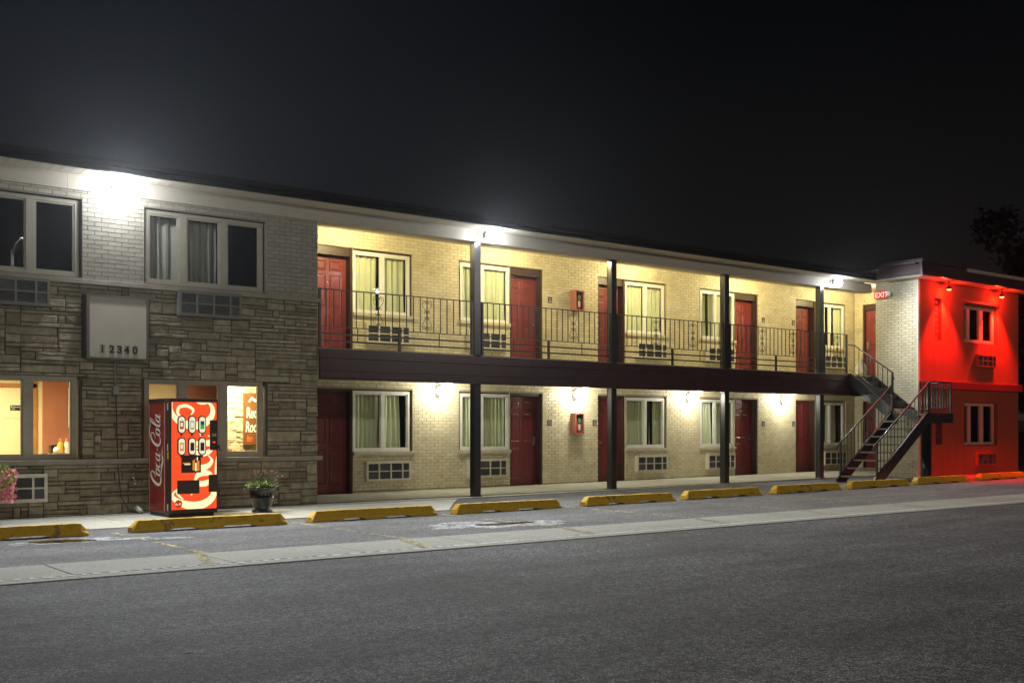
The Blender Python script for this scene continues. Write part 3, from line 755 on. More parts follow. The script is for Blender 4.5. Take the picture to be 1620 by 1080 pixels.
make_window(27.38, 29.04, 3.64, 4.60, YR, [(27.44,27.66),(27.80,28.30),(28.47,28.98)], M['wingframe'], fw=.05, rec=.09)
make_window(27.42, 29.05, .90, 2.02, YR, [(27.46,27.74),(27.86,28.35),(28.50,28.98)], M['wingframe'], fw=.05, rec=.09)
mb = MB(); mb.box(27.28, 29.12, YR-.06, YR-.001, 4.66, 4.72); part('window_hood', mb, M['redband'])
for (u0, u1, z0, z1, n) in ((25.98,26.29,3.61,4.67,7), (26.03,26.32,.94,1.47,4)):
    mb = MB(); mb.box(u0, u1, YR+.12, YR+.14, z0, z1); w_ = part('slot_window', mb, M['dark'])
    for k in range(n):
        g = MB(); h = (z1-z0)/n; g.box(u0+.04, u1-.04, YR+.07, YR+.115, z0+k*h+.012, z0+(k+1)*h-.012); obj('glass_block', g, M['glassblock'], w_, bevel=.01)

# ------------------------------------------------------------------ office interior seen through the lit windows
YI = 20.2
mb = MB(); mb.box(-1.5, 8.84, 17.34, 20.5, .0, .05); part('office_floor', mb, M['floorin'])
mb = MB(); mb.box(-1.5, 5.24, YI, YI+.1, .05, 2.4); mb.box(5.31,5.40,YI,YI+.1,.05,2.4); mb.box(-1.5, 8.84, 17.34, 20.3, 2.41, 2.44); mb.box(6.9, 7.92, YI, YI+.1, .9, 2.4); mb.box(-1.58,-1.5,17.34,20.3,.05,2.4); part('office_wall', mb, M['wallyellow'])
mb = MB(); mb.box(5.40, 6.9, YI+.002, YI+.1, .05, 2.4); mb.box(6.9,7.92,YI+.002,YI+.1,.05,.9); mb.box(7.92, 8.67, YI+.002, YI+.1, .05, 2.4); part('office_wall', mb, M['wallbrown'], label='terracotta coloured inner wall')
mb = MB(); mb.box(5.24, 5.31, YI-.03, YI+.1, .05, 2.4); mb.box(4.1,5.30,YI-.03,YI-.005,2.03,2.10); part('wood_trim', mb, M['wood'])
# stacked-stone lobby wall: real thin courses
mb = MB(); z = .05; YL = 18.6
mb.box(7.95, 8.855, YL, YL+.1, .05, 2.4)
lobw = part('lobby_stone_wall', mb, M['stonejoint'])
lob = MB()
mbx = rnd
z = .3
while z < 2.38:
    h = rnd.choice((.028,.035,.045)); x = 7.96
    while x < 8.84:
        l = rnd.uniform(.06,.22); lob.box(x+.002, min(x+l, 8.85)-.002, YL-.03+rnd.uniform(-.014,.008), YL-.001, z+.002, z+h-.002); x += l
    z += h
obj('stacked_stone', lob, M['lobbystone'], lobw, kind='stuff')
# continue it across the side partition at X = 8.84 which the camera sees obliquely
lob = MB()
# interior door (cream six panel) with restroom plate
def indoor():
    t = thing('interior_door', 'cream six-panel door inside the office behind the leftmost window', 'door', (4.62, YI-.02, .05))
    mb = MB(); mb.box(-.45, .55, -.03, 0, 0, 1.97); leaf = obj('leaf', mb, M['doorcream'], t)
    for (a, b) in ((-.30,.0),(.12,.46)):
        for (c, d) in ((1.45,1.80),(.72,1.34),(.14,.60)):
            pm = MB(); pm.box(a, b, -.038, -.031, c, d); obj('panel', pm, M['doorcream'], t, bevel=.006)
    return t
def textmesh(s, size, m, name='lettering', extrude=.002, font=None, shear=0, align='LEFT', offset=0):
    cu = bpy.data.curves.new(name, 'FONT'); cu.body = s; cu.size = size; cu.extrude = extrude; cu.shear = shear; cu.align_x = align; cu.offset = offset
    o = bpy.data.objects.new(name, cu); C.objects.link(o)
    me = bpy.data.meshes.new_from_object(o.evaluated_get(bpy.context.evaluated_depsgraph_get())); me.name = name
    bpy.data.objects.remove(o); me.materials.clear(); me.materials.append(m); return me
def text(s, size, m, parent, loc, rot=(PI/2,0,0), name='lettering', **k):
    o = bpy.data.objects.new(name, textmesh(s, size, m, name, **k)); link(o, parent); o.location = loc; o.rotation_euler = rot; return o
indoor()
t = thing('restroom_sign', 'small black restroom sign on the cream inner door', 'sign', (4.99, YI-.065, 1.68))
mb = MB(); mb.box(-.13,.13,0,.01,-.045,.045); obj('plate', mb, M['black'], t); text('Restroom', .045, M['ink'], t, (-.12,-.003,.0)); text('Toilet', .028, M['ink'], t, (-.12,-.003,-.03))
mb = MB(); mb.lathe([(0,0),(.022,0),(.022,.003)], .09, 0, 0, 12); o = obj('symbol', mb, M['ink'], t); o.rotation_euler = (PI/2,0,0); o.location = (0,-.002,0)
t = thing('wall_poster', 'tall cream poster with handwritten lines and yellow foot on the inner wall', 'poster', (6.08, YI-.01, 1.30))
mb = MB(); mb.box(-.25,.25,-.015,0,.05,.74); obj('sheet', mb, M['cream'], t); mb = MB(); mb.box(-.2,.2,-.02,-.016,.08,.26); obj('colour_block', mb, M['mustard'], t)
mb = MB()
for k in range(9):
    pts = [(-.2+.03*q, -.02, .66-k*.04+rnd.uniform(-.008,.008)) for q in range(rnd.randint(6,12))]; mb.tube(pts, .0025, 4)
obj('handwriting', mb, M['digit'], t)
t = thing('office_table', 'small pale table with rounded edge behind the office window', 'table', (5.75, 19.3, .05))
mb = MB(); mb.box(-.42,.60,-.3,.3,.83,.86); obj('tabletop', mb, M['tabletop'], t, bevel=.01)
for (a, b) in ((-.36,-.26),(.54,-.26),(-.36,.26),(.54,.26)):
    mb = MB(); mb.box(a-.02,a+.02,b-.02,b+.02,0,.83); obj('leg', mb, M['black'], t)
def bottle(label, X, m, capm):
    t = thing('squeeze_bottle', label, 'bottle', (X, 19.2, .91), 'bottles on the office table')
    obj('body', MB().lathe([(0,0),(.045,0),(.048,.02),(.048,.15),(.03,.19),(.018,.20)], n=16), m, t); obj('cap', MB().lathe([(.024,.20),(.024,.235),(.008,.25),(0,.25)], n=12), capm, t)
bottle('squeeze bottle with yellow body and orange cap on the office table', 5.42, M['mustard'], M['signorange'])
bottle('squeeze bottle with white body and orange cap on the office table', 5.52, M['cream'], M['signorange'])
t = thing('condiment_box', 'black tray box behind the two bottles on the office table', 'box', (5.60, 19.38, .91))
mb = MB(); mb.box(-.28,.28,0,.02,0,.14); mb.box(-.28,-.26,.02,.12,0,.14); mb.box(.26,.28,.02,.12,0,.14); mb.box(-.28,.28,.12,.14,0,.14); mb.box(-.26,.26,.02,.12,0,.02); obj('box_side', mb, M['black'], t)
mb = MB(); mb.lathe([(0,0),(.05,.01),(.06,.06),(.03,.11),(0,.12)], -.18, -.05, 0, 14); tag(obj('paper_roll', mb, M['cream'], loc=(5.54,19.25,.91)), 'white crumpled napkin ball left of the bottles on the office table', 'napkin')
# lobby sign
t = thing('lobby_sign', 'tall brown wooden sign with chevron and hand lettering on the stacked stone wall', 'sign', (8.375, YL-.05, 1.03))
mb = MB(); mb.box(0, .47, -.03, 0, .0, .93); obj('board', mb, M['signwood'], t, bevel=.004)
mb = MB(); mb.face([(.09,-.034,.79),(.15,-.034,.87),(.40,-.034,.72),(.40,-.034,.67),(.15,-.034,.81),(.11,-.034,.755)]); obj('chevron', mb, M['cream'], t)
for w_, sz, mm, lx, lz in (('Red', .27, 'cream', .045, .49), ('Roof', .27, 'cream', .03, .235), ('Inn', .17, 'signorange', .06, .06)):
    o = text(w_, sz, M[mm], t, (lx, -.034, lz), shear=.12, offset=.005); o.scale.x = .50

# ------------------------------------------------------------------ repeated things
# curtains
def curtain(x0, x1, z0, z1, Y, m, seed, amp=.035, fold=.11, flare=0.0, top=None):
    r_ = random.Random(seed); n = max(16, int((x1-x0)/.012)); rows = 7; mb = MB(); ph = r_.uniform(0,6)
    xs = []; u = 0
    for i in range(n+1): xs.append(x0+(x1-x0)*i/n)
    def wav(x, k): return amp*(math.sin(2*PI*x/fold+ph+.8*math.sin(x*7+ph))+.35*math.sin(2*PI*x/(fold*.43)+2*ph))
    for i, x in enumerate(xs):
        for j in range(rows+1):
            v = j/rows; f = flare*(1-v)*((x-x0)/(x1-x0)-.5)
            mb.v.append((x+f+.012*math.sin(v*5+i*.3)*(1-v), Y+wav(x, v)*(.75+.45*(1-v)), z0+(z1-z0)*v))
    for i in range(n):
        for j in range(rows): a = i*(rows+1)+j; mb.f.append((a, a+rows+1, a+rows+2, a+1)); mb.m.append(0); mb.sm.append(True)
    return obj('curtain', mb, m)
ordinal = ['first', 'second', 'third', 'fourth', 'fifth']
gaps = {(0,0): [(.02,.50,.0),(.53,.86,.10)], (1,0): [(.0,.44,0),(.47,1.0,0)], (2,0): [(0,.60,0),(.68,.71,0),(.78,1.0,0)], (3,0): [(0,.40,.1),(.46,1,0)], (4,0): [(0,.42,0),(.48,.80,.08)],
        (0,1): [(0,.47,0),(.5,.97,0)], (1,1): [(.0,.36,0),(.5,1,0)], (2,1): [(0,.5,0),(.52,1,0)], (3,1): [(0,.24,0),(.3,1,0)], (4,1): [(0,.44,0),(.7,1,0)]}
for (i, z0, z1, a, b, mid) in WIN:
    lv = 0 if z0 < 2 else 1; segs = gaps[(i, lv)]
    t = thing('curtain_set', f"{'pale sage' if lv else 'sage green'} pleated curtains in the {ordinal[i]} {'upper' if lv else 'ground floor'} room window from the left", 'curtain', (a, YW+.155, z0), 'curtains in the room windows')
    for k, (p, q, fl) in enumerate(segs):
        o = curtain(p*(b-a)+.01, q*(b-a)-.01, .01, z1-z0-.02, 0, M['curt'], 31*i+7*lv+k, flare=fl, fold=.13 if lv else .10, amp=.03 if lv else .022)
        o.parent = t
t = thing('curtain_set', 'grey pleated curtain drawn across the left panes of the upper office window', 'curtain', (6.1, YS+.26, 3.62)); o = curtain(0, 1.22, 0, 1.05, 0, M['curtgrey'], 77, amp=.035, fold=.14); o.parent = t
t = thing('curtain_set', 'sliver of grey curtain in the leftmost upper window', 'curtain', (3.1, YS+.26, 3.62)); o = curtain(0, .62, 0, 1.05, 0, M['curtgrey'], 78, amp=.035, fold=.14, flare=.3); o.parent = t

# air conditioners
ac0 = thing('air_conditioner', 'x', 'air conditioner', (0,0,0), 'through-wall air conditioner covers')
mb = MB(); mb.box(0,1.06,-.10,.22,0,.022); mb.box(0,1.06,-.10,.22,.385,.41); mb.box(0,.022,-.10,.22,.022,.385); mb.box(1.038,1.06,-.10,.22,.022,.385); mb.box(.02,1.04,.02,.2,.02,.386)
obj('casing', mb, M['acwhite'], ac0, bevel=.004)
mb = MB(); cx_ = [.045,.285,.315,.565,.595,.845,.875,1.025]
mb.box(.0225,1.0375,-.104,-.086,.0225,.05); mb.box(.0225,1.0375,-.104,-.086,.36,.3845); mb.box(.0225,1.0375,-.103,-.087,.196,.216)
for a, b in ((.0225,.045),(.285,.315),(.565,.595),(.845,.875),(1.015,1.0375)): mb.box(a,b,-.1025,-.0875,.051,.359)
obj('grille_frame', mb, M['acwhite'], ac0)
k = 0
for a, b in ((.045,.285),(.315,.565),(.595,.845),(.875,1.015)):
    for c, d in ((.05,.196),(.216,.36)):
        mb = MB(); mb.box(a,b,-.084,-.076,c,d)
        nl = 7
        for q in range(nl): zz = c+(d-c)*(q+.5)/nl; mb.box(a+.001,b-.001,-.092,-.0845,zz-.003,zz+.003)
        obj('grille', mb, M['acgrille'] if k % 3 else M['acgrille2'], ac0); k += 1
side_txt = ['beside the first red door', 'behind the first steel column', 'below the third room window', 'behind the third steel column', 'behind the fourth steel column']
ac0.location = (acx[0][0], YW, .255); ac0['label'] = 'cream air conditioner grille under the first ground floor room window, beside the first red door'
for i in range(5):
    if i: dup(ac0, (acx[i][0], YW, .255+zg(acx[i][0],19)*.3), f'cream air conditioner grille under the {ordinal[i]} ground floor room window, {side_txt[i]}' if i != 2 else 'cream air conditioner grille under the third ground floor room window from the left')
    dup(ac0, (acx[i][0], YW, 3.055), f'cream air conditioner grille on the upper walkway under the {ordinal[i]} room window, behind the railing')
TA = [dup(ac0, (6.57, YS, 3.10), 'taupe air conditioner grille under the three-pane upper office window')]
TA.append(dup(ac0, (3.58, YS, 3.10), 'taupe air conditioner grille under the leftmost upper window'))
M['actaupe'] = mat('taupe_metal_casing', (.16,.15,.125), .5, .4)
for t in TA:
    for k_ in KIDS[t.name]:
        if k_.name.startswith(('casing','grille_frame')): k_.data = k_.data.copy(); k_.data.materials[0] = M['actaupe']
dup(ac0, (3.54, YS, .25), 'cream air conditioner grille low in the stone wall beside the pink flowers')
TW = []
for z, l in ((2.98,'upper'), (.345,'lower')):
    c = dup(ac0, (27.93, YR, z), f'{l} red-lit air conditioner cover in the stucco wall of the end wing'); c.scale = (.89,.8,.84); TW.append(c)

M['acred'] = mat('painted_red_casing', (.26,.07,.04), .5, .4)
for t in TW:
    for k_ in KIDS[t.name]:
        if k_.name.startswith(('casing','grille_frame')): k_.data = k_.data.copy(); k_.data.materials[0] = M['acred']
# wheel stops
def stop_mesh(seed):
    r_ = random.Random(seed); L_ = 2.12; mb = MB()
    prof = [(-.10,0),(-.10,.055),(-.055,.15),(.055,.15),(.10,.055),(.10,0)]
    # body in segments with two drain slots underneath
    cuts = [0,.10,.62,.98,1.36,1.74,2.02,L_]; 
    def sec(x, k=1.0, lift=0): return [(x, p[0]*(1 if k == 1 else .92), max(p[1]*k, lift) if p[1] == 0 else p[1]*k) for p in prof]
    secs = []; xs = [0, .09]+[.09+.0+(L_-.18)*q/22 for q in range(1,22)]+[L_-.09, L_]
    for x in xs:
        e_ = x in (0, L_); slot = (.52 < x < .88) or (1.22 < x < 1.62)
        kk = .42 if e_ else 1.0
        pts = []
        for (yy, zz) in prof:
            if zz == 0: pts.append((x, yy, .028 if slot else 0))
            else: pts.append((x, yy*(1+r_.uniform(-.02,.02)), zz*kk*(1+r_.uniform(-.025,.02))))
        secs.append(pts)
    n = 6; b = 0
    for s_ in secs: mb.v += s_
    for i in range(len(secs)-1):
        for j in range(n): a_, c_ = i*n+j, i*n+(j+1) % n; mb.f.append((a_, c_, c_+n, a_+n)); mb.m.append(0); mb.sm.append(False)
    mb.f.append(tuple(range(n))[::-1]); mb.f.append(tuple((len(secs)-1)*n+j for j in range(n))); mb.m += [0,0]; mb.sm += [False,False]
    return mb.mesh('wheel_stop', M['yellow'])
spots = [2.14,4.80,7.32,9.79,12.45,14.90,17.44,19.90,22.33,25.05]
wl_ = ['yellow concrete wheel stop at the left edge, in front of the pink flowers', 'yellow concrete wheel stop in front of the red vending machine', 'yellow concrete wheel stop right of the black flower pot, before the first dark red door',
       'yellow concrete wheel stop beside the first steel column and above the wider puddle', 'yellow concrete wheel stop just right of the second steel column, near the third red door', 'yellow concrete wheel stop in front of the third steel column',
       'yellow concrete wheel stop between the third and fourth steel columns', 'yellow concrete wheel stop at the foot of the black staircase', 'yellow concrete wheel stop half lit red, under the stair landing', 'yellow concrete wheel stop before the red-lit wing, at the right edge']
for i, X in enumerate(spots):
    o = obj('wheel_stop', stop_mesh(i), []); o.data.materials.clear(); o.data.materials.append(M['yellow'])
    o.location = (X, 14.0+rnd.uniform(-.02,.02), zg(X+1,14)+.008); o.rotation_euler.z = rnd.uniform(-.016,.016)
    tag(o, wl_[i], 'wheel stop', 'wheel stops along the parking row')
    for hx in (.3, 1.82):
        mb = MB(); mb.lathe([(0,.1515),(.018,.1515),(.02,.148)], hx, 0, 0, 8); obj('pin', mb, M['signframe'], o)

# balcony railings
def tubebox(x0,x1,y0,y1,z0,z1): return MB().box(x0,x1,y0,y1,z0,z1)
def scroll_mb():
    mb = MB(); top = [(.055,.195),(.072,.202),(.075,.225),(.055,.238),(.032,.225),(.028,.205),(.03,.25),(.06,.268),(.095,.25),(.110,.21),(.09,.15),(.05,.10),(0,.05)]
    top = [(.050,.200),(.066,.196),(.078,.212),(.070,.234),(.048,.242),(.026,.228),(.020,.205),(.026,.245),(.056,.268),(.092,.256),(.110,.218),(.092,.155),(.048,.095),(.004,.048)]
    sm = [(.048,.036),(.062,.042),(.060,.060),(.040,.066),(.020,.050),(.006,.012),(.006,-.012),(.020,-.050),(.040,-.066),(.060,-.060),(.062,-.042),(.048,-.036)]
    for sx in (1,-1):
        for sz in (1,-1): mb.tube([(sx*p[0],0,sz*p[1]) for p in top], .0055, 4)
        mb.tube([(sx*p[0],0,p[1]) for p in sm], .0055, 4)
    mb.box(-.012,.012,-.012,.012,.035,.06); mb.box(-.012,.012,-.012,.012,-.06,-.035)
    return mb
SCR = scroll_mb().mesh('scroll', M['railsteel']); BAL = MB().box(-.007,.007,-.007,.007,3.10,3.73).mesh('baluster', M['railsteel'])
def railing(x0, x1, sc, label, mids=True):
    t = thing('balcony_railing', label, 'railing', (x0, 17.06, 2.722), 'railing panels along the upper walkway')
    L_ = x1-x0; o3 = -2.722
    obj('top_rail', MB().box(.0,L_,-.018,.018,3.73+o3,3.748+o3), M['railsteel'], t)
    obj('bottom_rail', MB().box(.04,L_-.04,-.012,.012,3.085+o3,3.100+o3), M['railsteel'], t)
    for z in (2.955, 2.83): obj('lower_rail', MB().box(.041,L_-.041,-.014,.014,z+o3,z+.03+o3), M['railsteel'], t)
    for x in (.0, L_-.04): obj('post', MB().box(x,x+.04,-.02,.02,0,3.729+o3), M['railsteel'], t)
    if mids: obj('post', MB().box(L_/2-.022,L_/2+.018,-.02,.02,0,3.084+o3), M['railsteel'], t)
    n = round(L_/.1475); st = L_/n
    for k in range(1, n):
        o = bpy.data.objects.new('baluster', BAL); link(o, t); o.location = (k*st, 0, o3)
    if mids:
        for q in (.235, .765):
            obj('spacer', MB().box(L_*q-.007,L_*q+.007,-.006,.006,2.861+o3,3.084+o3), M['railsteel'], t)
    for s_ in sc:
        k = round((s_-x0)/st); o = bpy.data.objects.new('scroll', SCR); link(o, t); o.location = (k*st, 0, 3.415+o3)
railing(9.09, 12.37, (10.35,11.38), 'black scrollwork railing panel left of the first steel column, before the first upper door')
railing(12.57, 15.93, (13.82,14.93), 'black scrollwork railing panel between the first and second steel columns')
railing(16.13, 19.48, (17.35,18.42), 'black scrollwork railing panel between the second and third steel columns')
railing(19.69, 23.04, (20.9,22.0), 'black scrollwork railing panel between the third and fourth steel columns')
railing(23.24, 24.2, (23.72,), 'short black railing panel between the fourth steel column and the stairs', mids=False)

# ------------------------------------------------------------------ staircase
st = thing('staircase', 'black steel L-shaped outside staircase with scrollwork rails and a landing', 'staircase', (22.1, 15.3, zg(22.1,15.3)))
SI = Matrix.Translation(st.location).inverted()
def sp(name, mb, m=None, **k): return obj(name, mb, m or M['steelworn'], st, inv=SI, **k)
z0s = .075
sl = (1.70-z0s)/(24.24-22.10)
for Y in (14.80, 15.78):                         # stringers
    sp('stringer', MB().prism([(22.02,z0s-.01),(22.32,z0s-.01),(24.28,1.46),(24.28,1.70),(24.18,1.70),(22.02,z0s+.08)], Y, Y+.045, 'y'), bevel=.004)
for k in range(8):
    x = 22.16+k*.2475; z = z0s+.185*(k+1)-.03
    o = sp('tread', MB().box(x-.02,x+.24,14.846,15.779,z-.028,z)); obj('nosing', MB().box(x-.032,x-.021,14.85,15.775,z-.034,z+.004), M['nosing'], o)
sp('landing', MB().box(24.285,25.26,14.80,15.64,1.66,1.70)); 
sp('landing_edge', MB().box(24.285,25.26,14.76,14.799,1.47,1.705).box(25.262,25.30,14.76,15.64,1.47,1.705), bevel=.004)
for X in (24.2, 25.14):
    sp('stringer', MB().prism([(15.66,1.44),(15.60,1.70),(15.72,1.80),(16.95,2.74),(17.03,2.74),(17.03,2.50),(16.95,2.40)], X, X+.045, 'x'), bevel=.004)
for k in range(5):
    y = 15.72+k*.25; z = 1.70+.17*(k+1)
    sp('tread', MB().box(24.246,25.139,y,y+.25,z-.03,z)); sp('riser', MB().box(24.246,25.139,y+.235,y+.249,z+.001,z+.138))
def pipe(a, b, r=.019): return MB().tube([a, b], r, 8)
for Y in (14.82, 15.80):
    z_0 = .93; z_1 = 2.42
    sp('handrail', MB().tube([(22.0,Y,z_0-.10),(22.06,Y,z_0),(24.26,Y,z_1)], .020, 8))
    sp('post', MB().box(22.14,22.18,Y-.02,Y+.02,.14,z_0+.07)); sp('post', MB().box(24.22,24.26,Y-.02,Y+.02,1.70 if Y < 15 else 1.45,z_1+.0))
    sp('lower_rail', pipe((22.16,Y,.27), (24.24,Y,1.80), .012))
    n = 15
    for k in range(1, n):
        x = 22.16+k*.139; fz = (x-22.06)/(24.26-22.06); zt = z_0+(z_1-z_0)*fz; zb = .27+(1.80-.27)*(x-22.16)/2.08
        sp('baluster', MB().box(x-.007,x+.007,Y-.007,Y+.007,zb,zt))
    k = 9; x = 22.16+k*.139; o = bpy.data.objects.new('scroll', SCR); link(o, st, SI); o.location = (x, Y, .27+(1.53)*(x-22.16)/2.08+.32)
# upper flight rails
for X in (24.22,):
    sp('handrail', MB().tube([(X,17.03,3.47),(X,16.85,3.45),(X,15.76,2.72),(X,15.72,2.55)], .016, 8)); sp('lower_rail', pipe((X,17.0,2.86),(X,15.76,2.03), .011))
    sp('post', MB().box(X-.02,X+.02,15.74,15.78,1.45,2.72)); 
    for k in range(1, 9):
        y = 15.76+k*.137; sp('baluster', MB().box(X-.007,X+.007,y-.007,y+.007,2.03+(y-15.76)*.67,2.72+(y-15.76)*.67))
    o = bpy.data.objects.new('scroll', SCR); link(o, st, SI); o.location = (X, 16.45, 2.83); o.rotation_euler.z = PI/2
# landing rails
zt = 2.47
sp('handrail', MB().tube([(24.26,14.82,2.42),(24.32,14.82,zt),(25.25,14.82,zt)], .018, 8)); sp('handrail', MB().tube([(25.25,14.82,zt-.001),(25.25,15.62,zt-.001)], .018, 8))
sp('lower_rail', pipe((24.28,14.82,1.82),(25.24,14.82,1.82),.011)); sp('lower_rail', pipe((25.25,14.84,1.82),(25.25,15.6,1.82),.011))
for x in (24.30, 25.25): sp('post', MB().box(x-.018,x+.018,14.802,14.838,1.70,zt-.015))
for k in range(1, 8): sp('baluster', MB().box(24.30+k*.119-.007,24.30+k*.119+.007,14.813,14.827,1.83,zt-.012))
for k in range(1, 7): sp('baluster', MB().box(25.243,25.257,14.84+k*.115-.007,14.84+k*.115+.007,1.83,zt-.012))
for (lx, ly, rz) in ((25.0,14.82,0),(24.55,14.82,0),(25.25,15.2,PI/2)):
    o = bpy.data.objects.new('scroll', SCR); link(o, st, SI); o.location = (lx, ly, 2.14); o.rotation_euler.z = rz
sp('support_post', MB().lathe([(0,.05),(.17,.05),(.17,.075),(.13,.08),(.13,1.465),(0,1.465)], 24.92, 15.28, 0, 24), M['steel'])

# ------------------------------------------------------------------ lamps
def light(name, kind, loc, power, col, parent=None, size=.05, rot=None, spot=None, blend=.4):
    d = bpy.data.lights.new(name, kind); d.energy = power; d.color = col
    if kind in ('POINT','SPOT'): d.shadow_soft_size = size
    if kind == 'AREA': d.shape = 'RECTANGLE'; d.size = size[0]; d.size_y = size[1]
    if spot: d.spot_size = spot; d.spot_blend = blend
    o = bpy.data.objects.new(name, d); C.objects.link(o)
    if parent: o.parent = parent
    o.location = loc
    if rot: o.rotation_euler = rot
    return o
for X, z, l, k in ((5.61,5.0,'blinding white floodlight on the beam above the stone-faced office',1.5), (12.62,5.0,'blinding white floodlight on the beam above the first steel column',1.0), (23.45,5.0,'blinding white floodlight on the beam above the fourth steel column',.5)):
    t = thing('floodlight', l, 'floodlight', (X, 17.0, z), 'floodlights along the roof beam')
    obj('bracket', MB().box(-.06,.06,-.03,-.001,-.06,.06).tube([(0,-.02,0),(0,-.10,.02)], .015, 8), M['signframe'], t)
    obj('housing', MB().prism([(-.10,-.05),(-.10,.075),(-.19,.05),(-.19,-.055)], -.11, .11, 'x'), M['grey'], t, bevel=.008)
    obj('lens', MB().lathe([(.115*math.sin(math.radians(a_)), -.115*math.cos(math.radians(a_))) for a_ in range(0, 181, 15)], 0, -.20, -.01, 16), M['bulb'], t)
    light('flood_light', 'SPOT', (0,-.33,-.06), FLOOD_W*k, (.93,.96,1), t, .06, (math.radians(-61),0,0), math.radians(158), 1.0)
    light('flood_glow', 'POINT', (0,-.42,-.06), FLOOD_GLOW_W*(k if k < 1.2 else k*1.05), (.93,.97,1), t, .05)
for X, l in ((13.21,'lit white wall lamp between the first and second ground floor windows'), (17.06,'lit white wall lamp above the lower red extinguisher cabinet'), (20.88,'lit white wall lamp between the third and fourth ground floor windows'), (24.64,'lit white wall lamp between the fourth and fifth ground floor doors')):
    t = thing('wall_lamp', l, 'wall lamp', (X, YW, 2.10), 'wall lamps of the ground floor')
    obj('backplate', MB().box(-.05,.05,-.02,-.001,-.12,.12), M['signframe'], t, bevel=.005)
    obj('arm', MB().tube([(0,-.01,.05),(0,-.05,.16),(0,-.11,.17),(0,-.11,.13)], .009, 6), M['signframe'], t)
    obj('lamp_glass', MB().lathe([(0,-.085),(.045,-.08),(.068,-.03),(.072,.02),(.06,.07),(.035,.09)], 0, -.11, .03, 16), M['lampglow'], t)
    obj('lamp_cap', MB().lathe([(.062,.088),(.04,.12),(0,.13)], 0, -.11, .03, 16), M['signframe'], t)
    light('lamp_light', 'POINT', (0,-.40,.03), LAMP_W, (1,.955,.80), t, .10)
for X, l in ((10.9,'nearest the stone wall'), (14.8,'second from the stone wall'), (18.8,'third from the stone wall'), (22.8,'fourth from the stone wall'), (26.6,'nearest the end wing')):
    t = thing('ceiling_light', f'flush yellow-white ceiling light of the upper walkway, {l}', 'ceiling light', (X, 18.45, 5.30), 'ceiling lights of the upper walkway')
    obj('base', MB().lathe([(0,0),(.15,0),(.15,-.02),(.13,-.02)], n=20), M['white'], t)
    obj('diffuser', MB().lathe([(.13,-.02),(.12,-.045),(.07,-.065),(0,-.07)], n=20), M['ceilglow'], t)
    light('ceiling_lamp_light', 'POINT', (0,0,-.12), CEIL_W, (1,.82,.42), t, .10)
for X, l in ((26.27,'red spotlight under the wing eave beside the slot window'), (28.9,'red spotlight under the wing eave above the wide window')):
    t = thing('red_spotlight', l, 'spotlight', (X, YR-.22, 5.11), 'red spotlights of the end wing')
    obj('stem', MB().tube([(0,0,0),(0,0,-.13)], .012, 8), M['black'], t)
    obj('shade', MB().lathe([(.02,-.12),(.06,-.15),(.085,-.21),(.08,-.21),(.0,-.16)], n=18), M['black'], t)
    obj('bulb', MB().lathe([(0,-.165),(.05,-.18),(.062,-.215),(.03,-.24),(0,-.245)], n=16), M['redbulb'], t)
    light('red_light', 'SPOT', (0,0,-.26), RED_W, (1,.016,.008), t, .04, (math.radians(2),0,0), math.radians(84), .8)
    light('red_glow', 'POINT', (0,-.02,-.27), RED_W*.03, (1,.03,.01), t, .05)
for X, Yo in ((1.2,18.8), (4.2,18.8), (7.9,17.98)):                         # office ceiling panels behind the windows
    t = thing('office_light', f"square ceiling light panel inside the office, {'left' if X < 2 else 'behind the left window' if X < 5 else 'behind the vending machine'}", 'ceiling light', (X, Yo, 2.40), 'ceiling lights inside the office')
    obj('frame', MB().box(-.32,.32,-.32,.32,-.03,-.001), M['white'], t); obj('diffuser', MB().box(-.29,.29,-.29,.29,-.036,-.031), M['ceilglow'], t)
    light('office_lamp_light', 'AREA', (0,0,-.06), OFFICE_W, (1,.84,.55), t, (.55,.55))

for X, l in ((-7,'left'), (11,'middle'), (29,'right')):  # street lamps added out of view to fill the front faces with light
    t = thing('fill_street_lamp', f'tall street lamp added as front fill, unseen across the road behind the viewer, {l} one of three', 'street lamp', (X, -11, 0), 'added street lamps across the road')
    obj('pole', MB().lathe([(0,0),(.14,0),(.13,.5),(.09,.55),(.06,8.2),(0,8.2)], n=14), M['grey'], t)
    obj('arm', MB().tube([(0,0,8.0),(0,.5,8.4),(0,1.7,8.5)], .035, 8), M['grey'], t); obj('head', MB().box(-.16,.16,1.6,2.3,8.42,8.56), M['grey'], t, bevel=.02)
    obj('lens', MB().box(-.13,.13,1.65,2.25,8.40,8.419), M['lampglow'], t)
    light('street_fill_light', 'POINT', (0,1.95,8.25), STREET_FILL_W, (1,.94,.82), t, .07)
# ------------------------------------------------------------------ small fittings
def plaque(X, z, num, label):
    t = thing('room_number_plaque', label, 'plaque', (X, YW, z), 'room number plaques')
    obj('plate', MB().box(-.062,.062,-.012,-.0025,-.068,.068), M['plaque'], t, bevel=.003); text(num, .062, M['ink'], t, (0,-.014,-.048), align='CENTER', extrude=.001)
    obj('strip', MB().box(-.04,.04,-.014,-.0125,.02,.03), M['ink'], t)
for X, z, n, l in ((16.31,1.467,'103','small dark plaque right of the second ground floor door'), (17.70,1.467,'105','small dark plaque left of the third ground floor door'), (23.88,1.47,'107','small dark plaque right of the fourth ground floor door'), (25.18,1.47,'109','small dark plaque left of the fifth ground floor door'),
                (16.32,4.28,'203','small dark plaque right of the second upper door'), (23.88,4.28,'207','small dark plaque right of the fourth upper door'), (25.17,4.28,'209','small dark plaque left of the fifth upper door')): plaque(X, z, n, l)
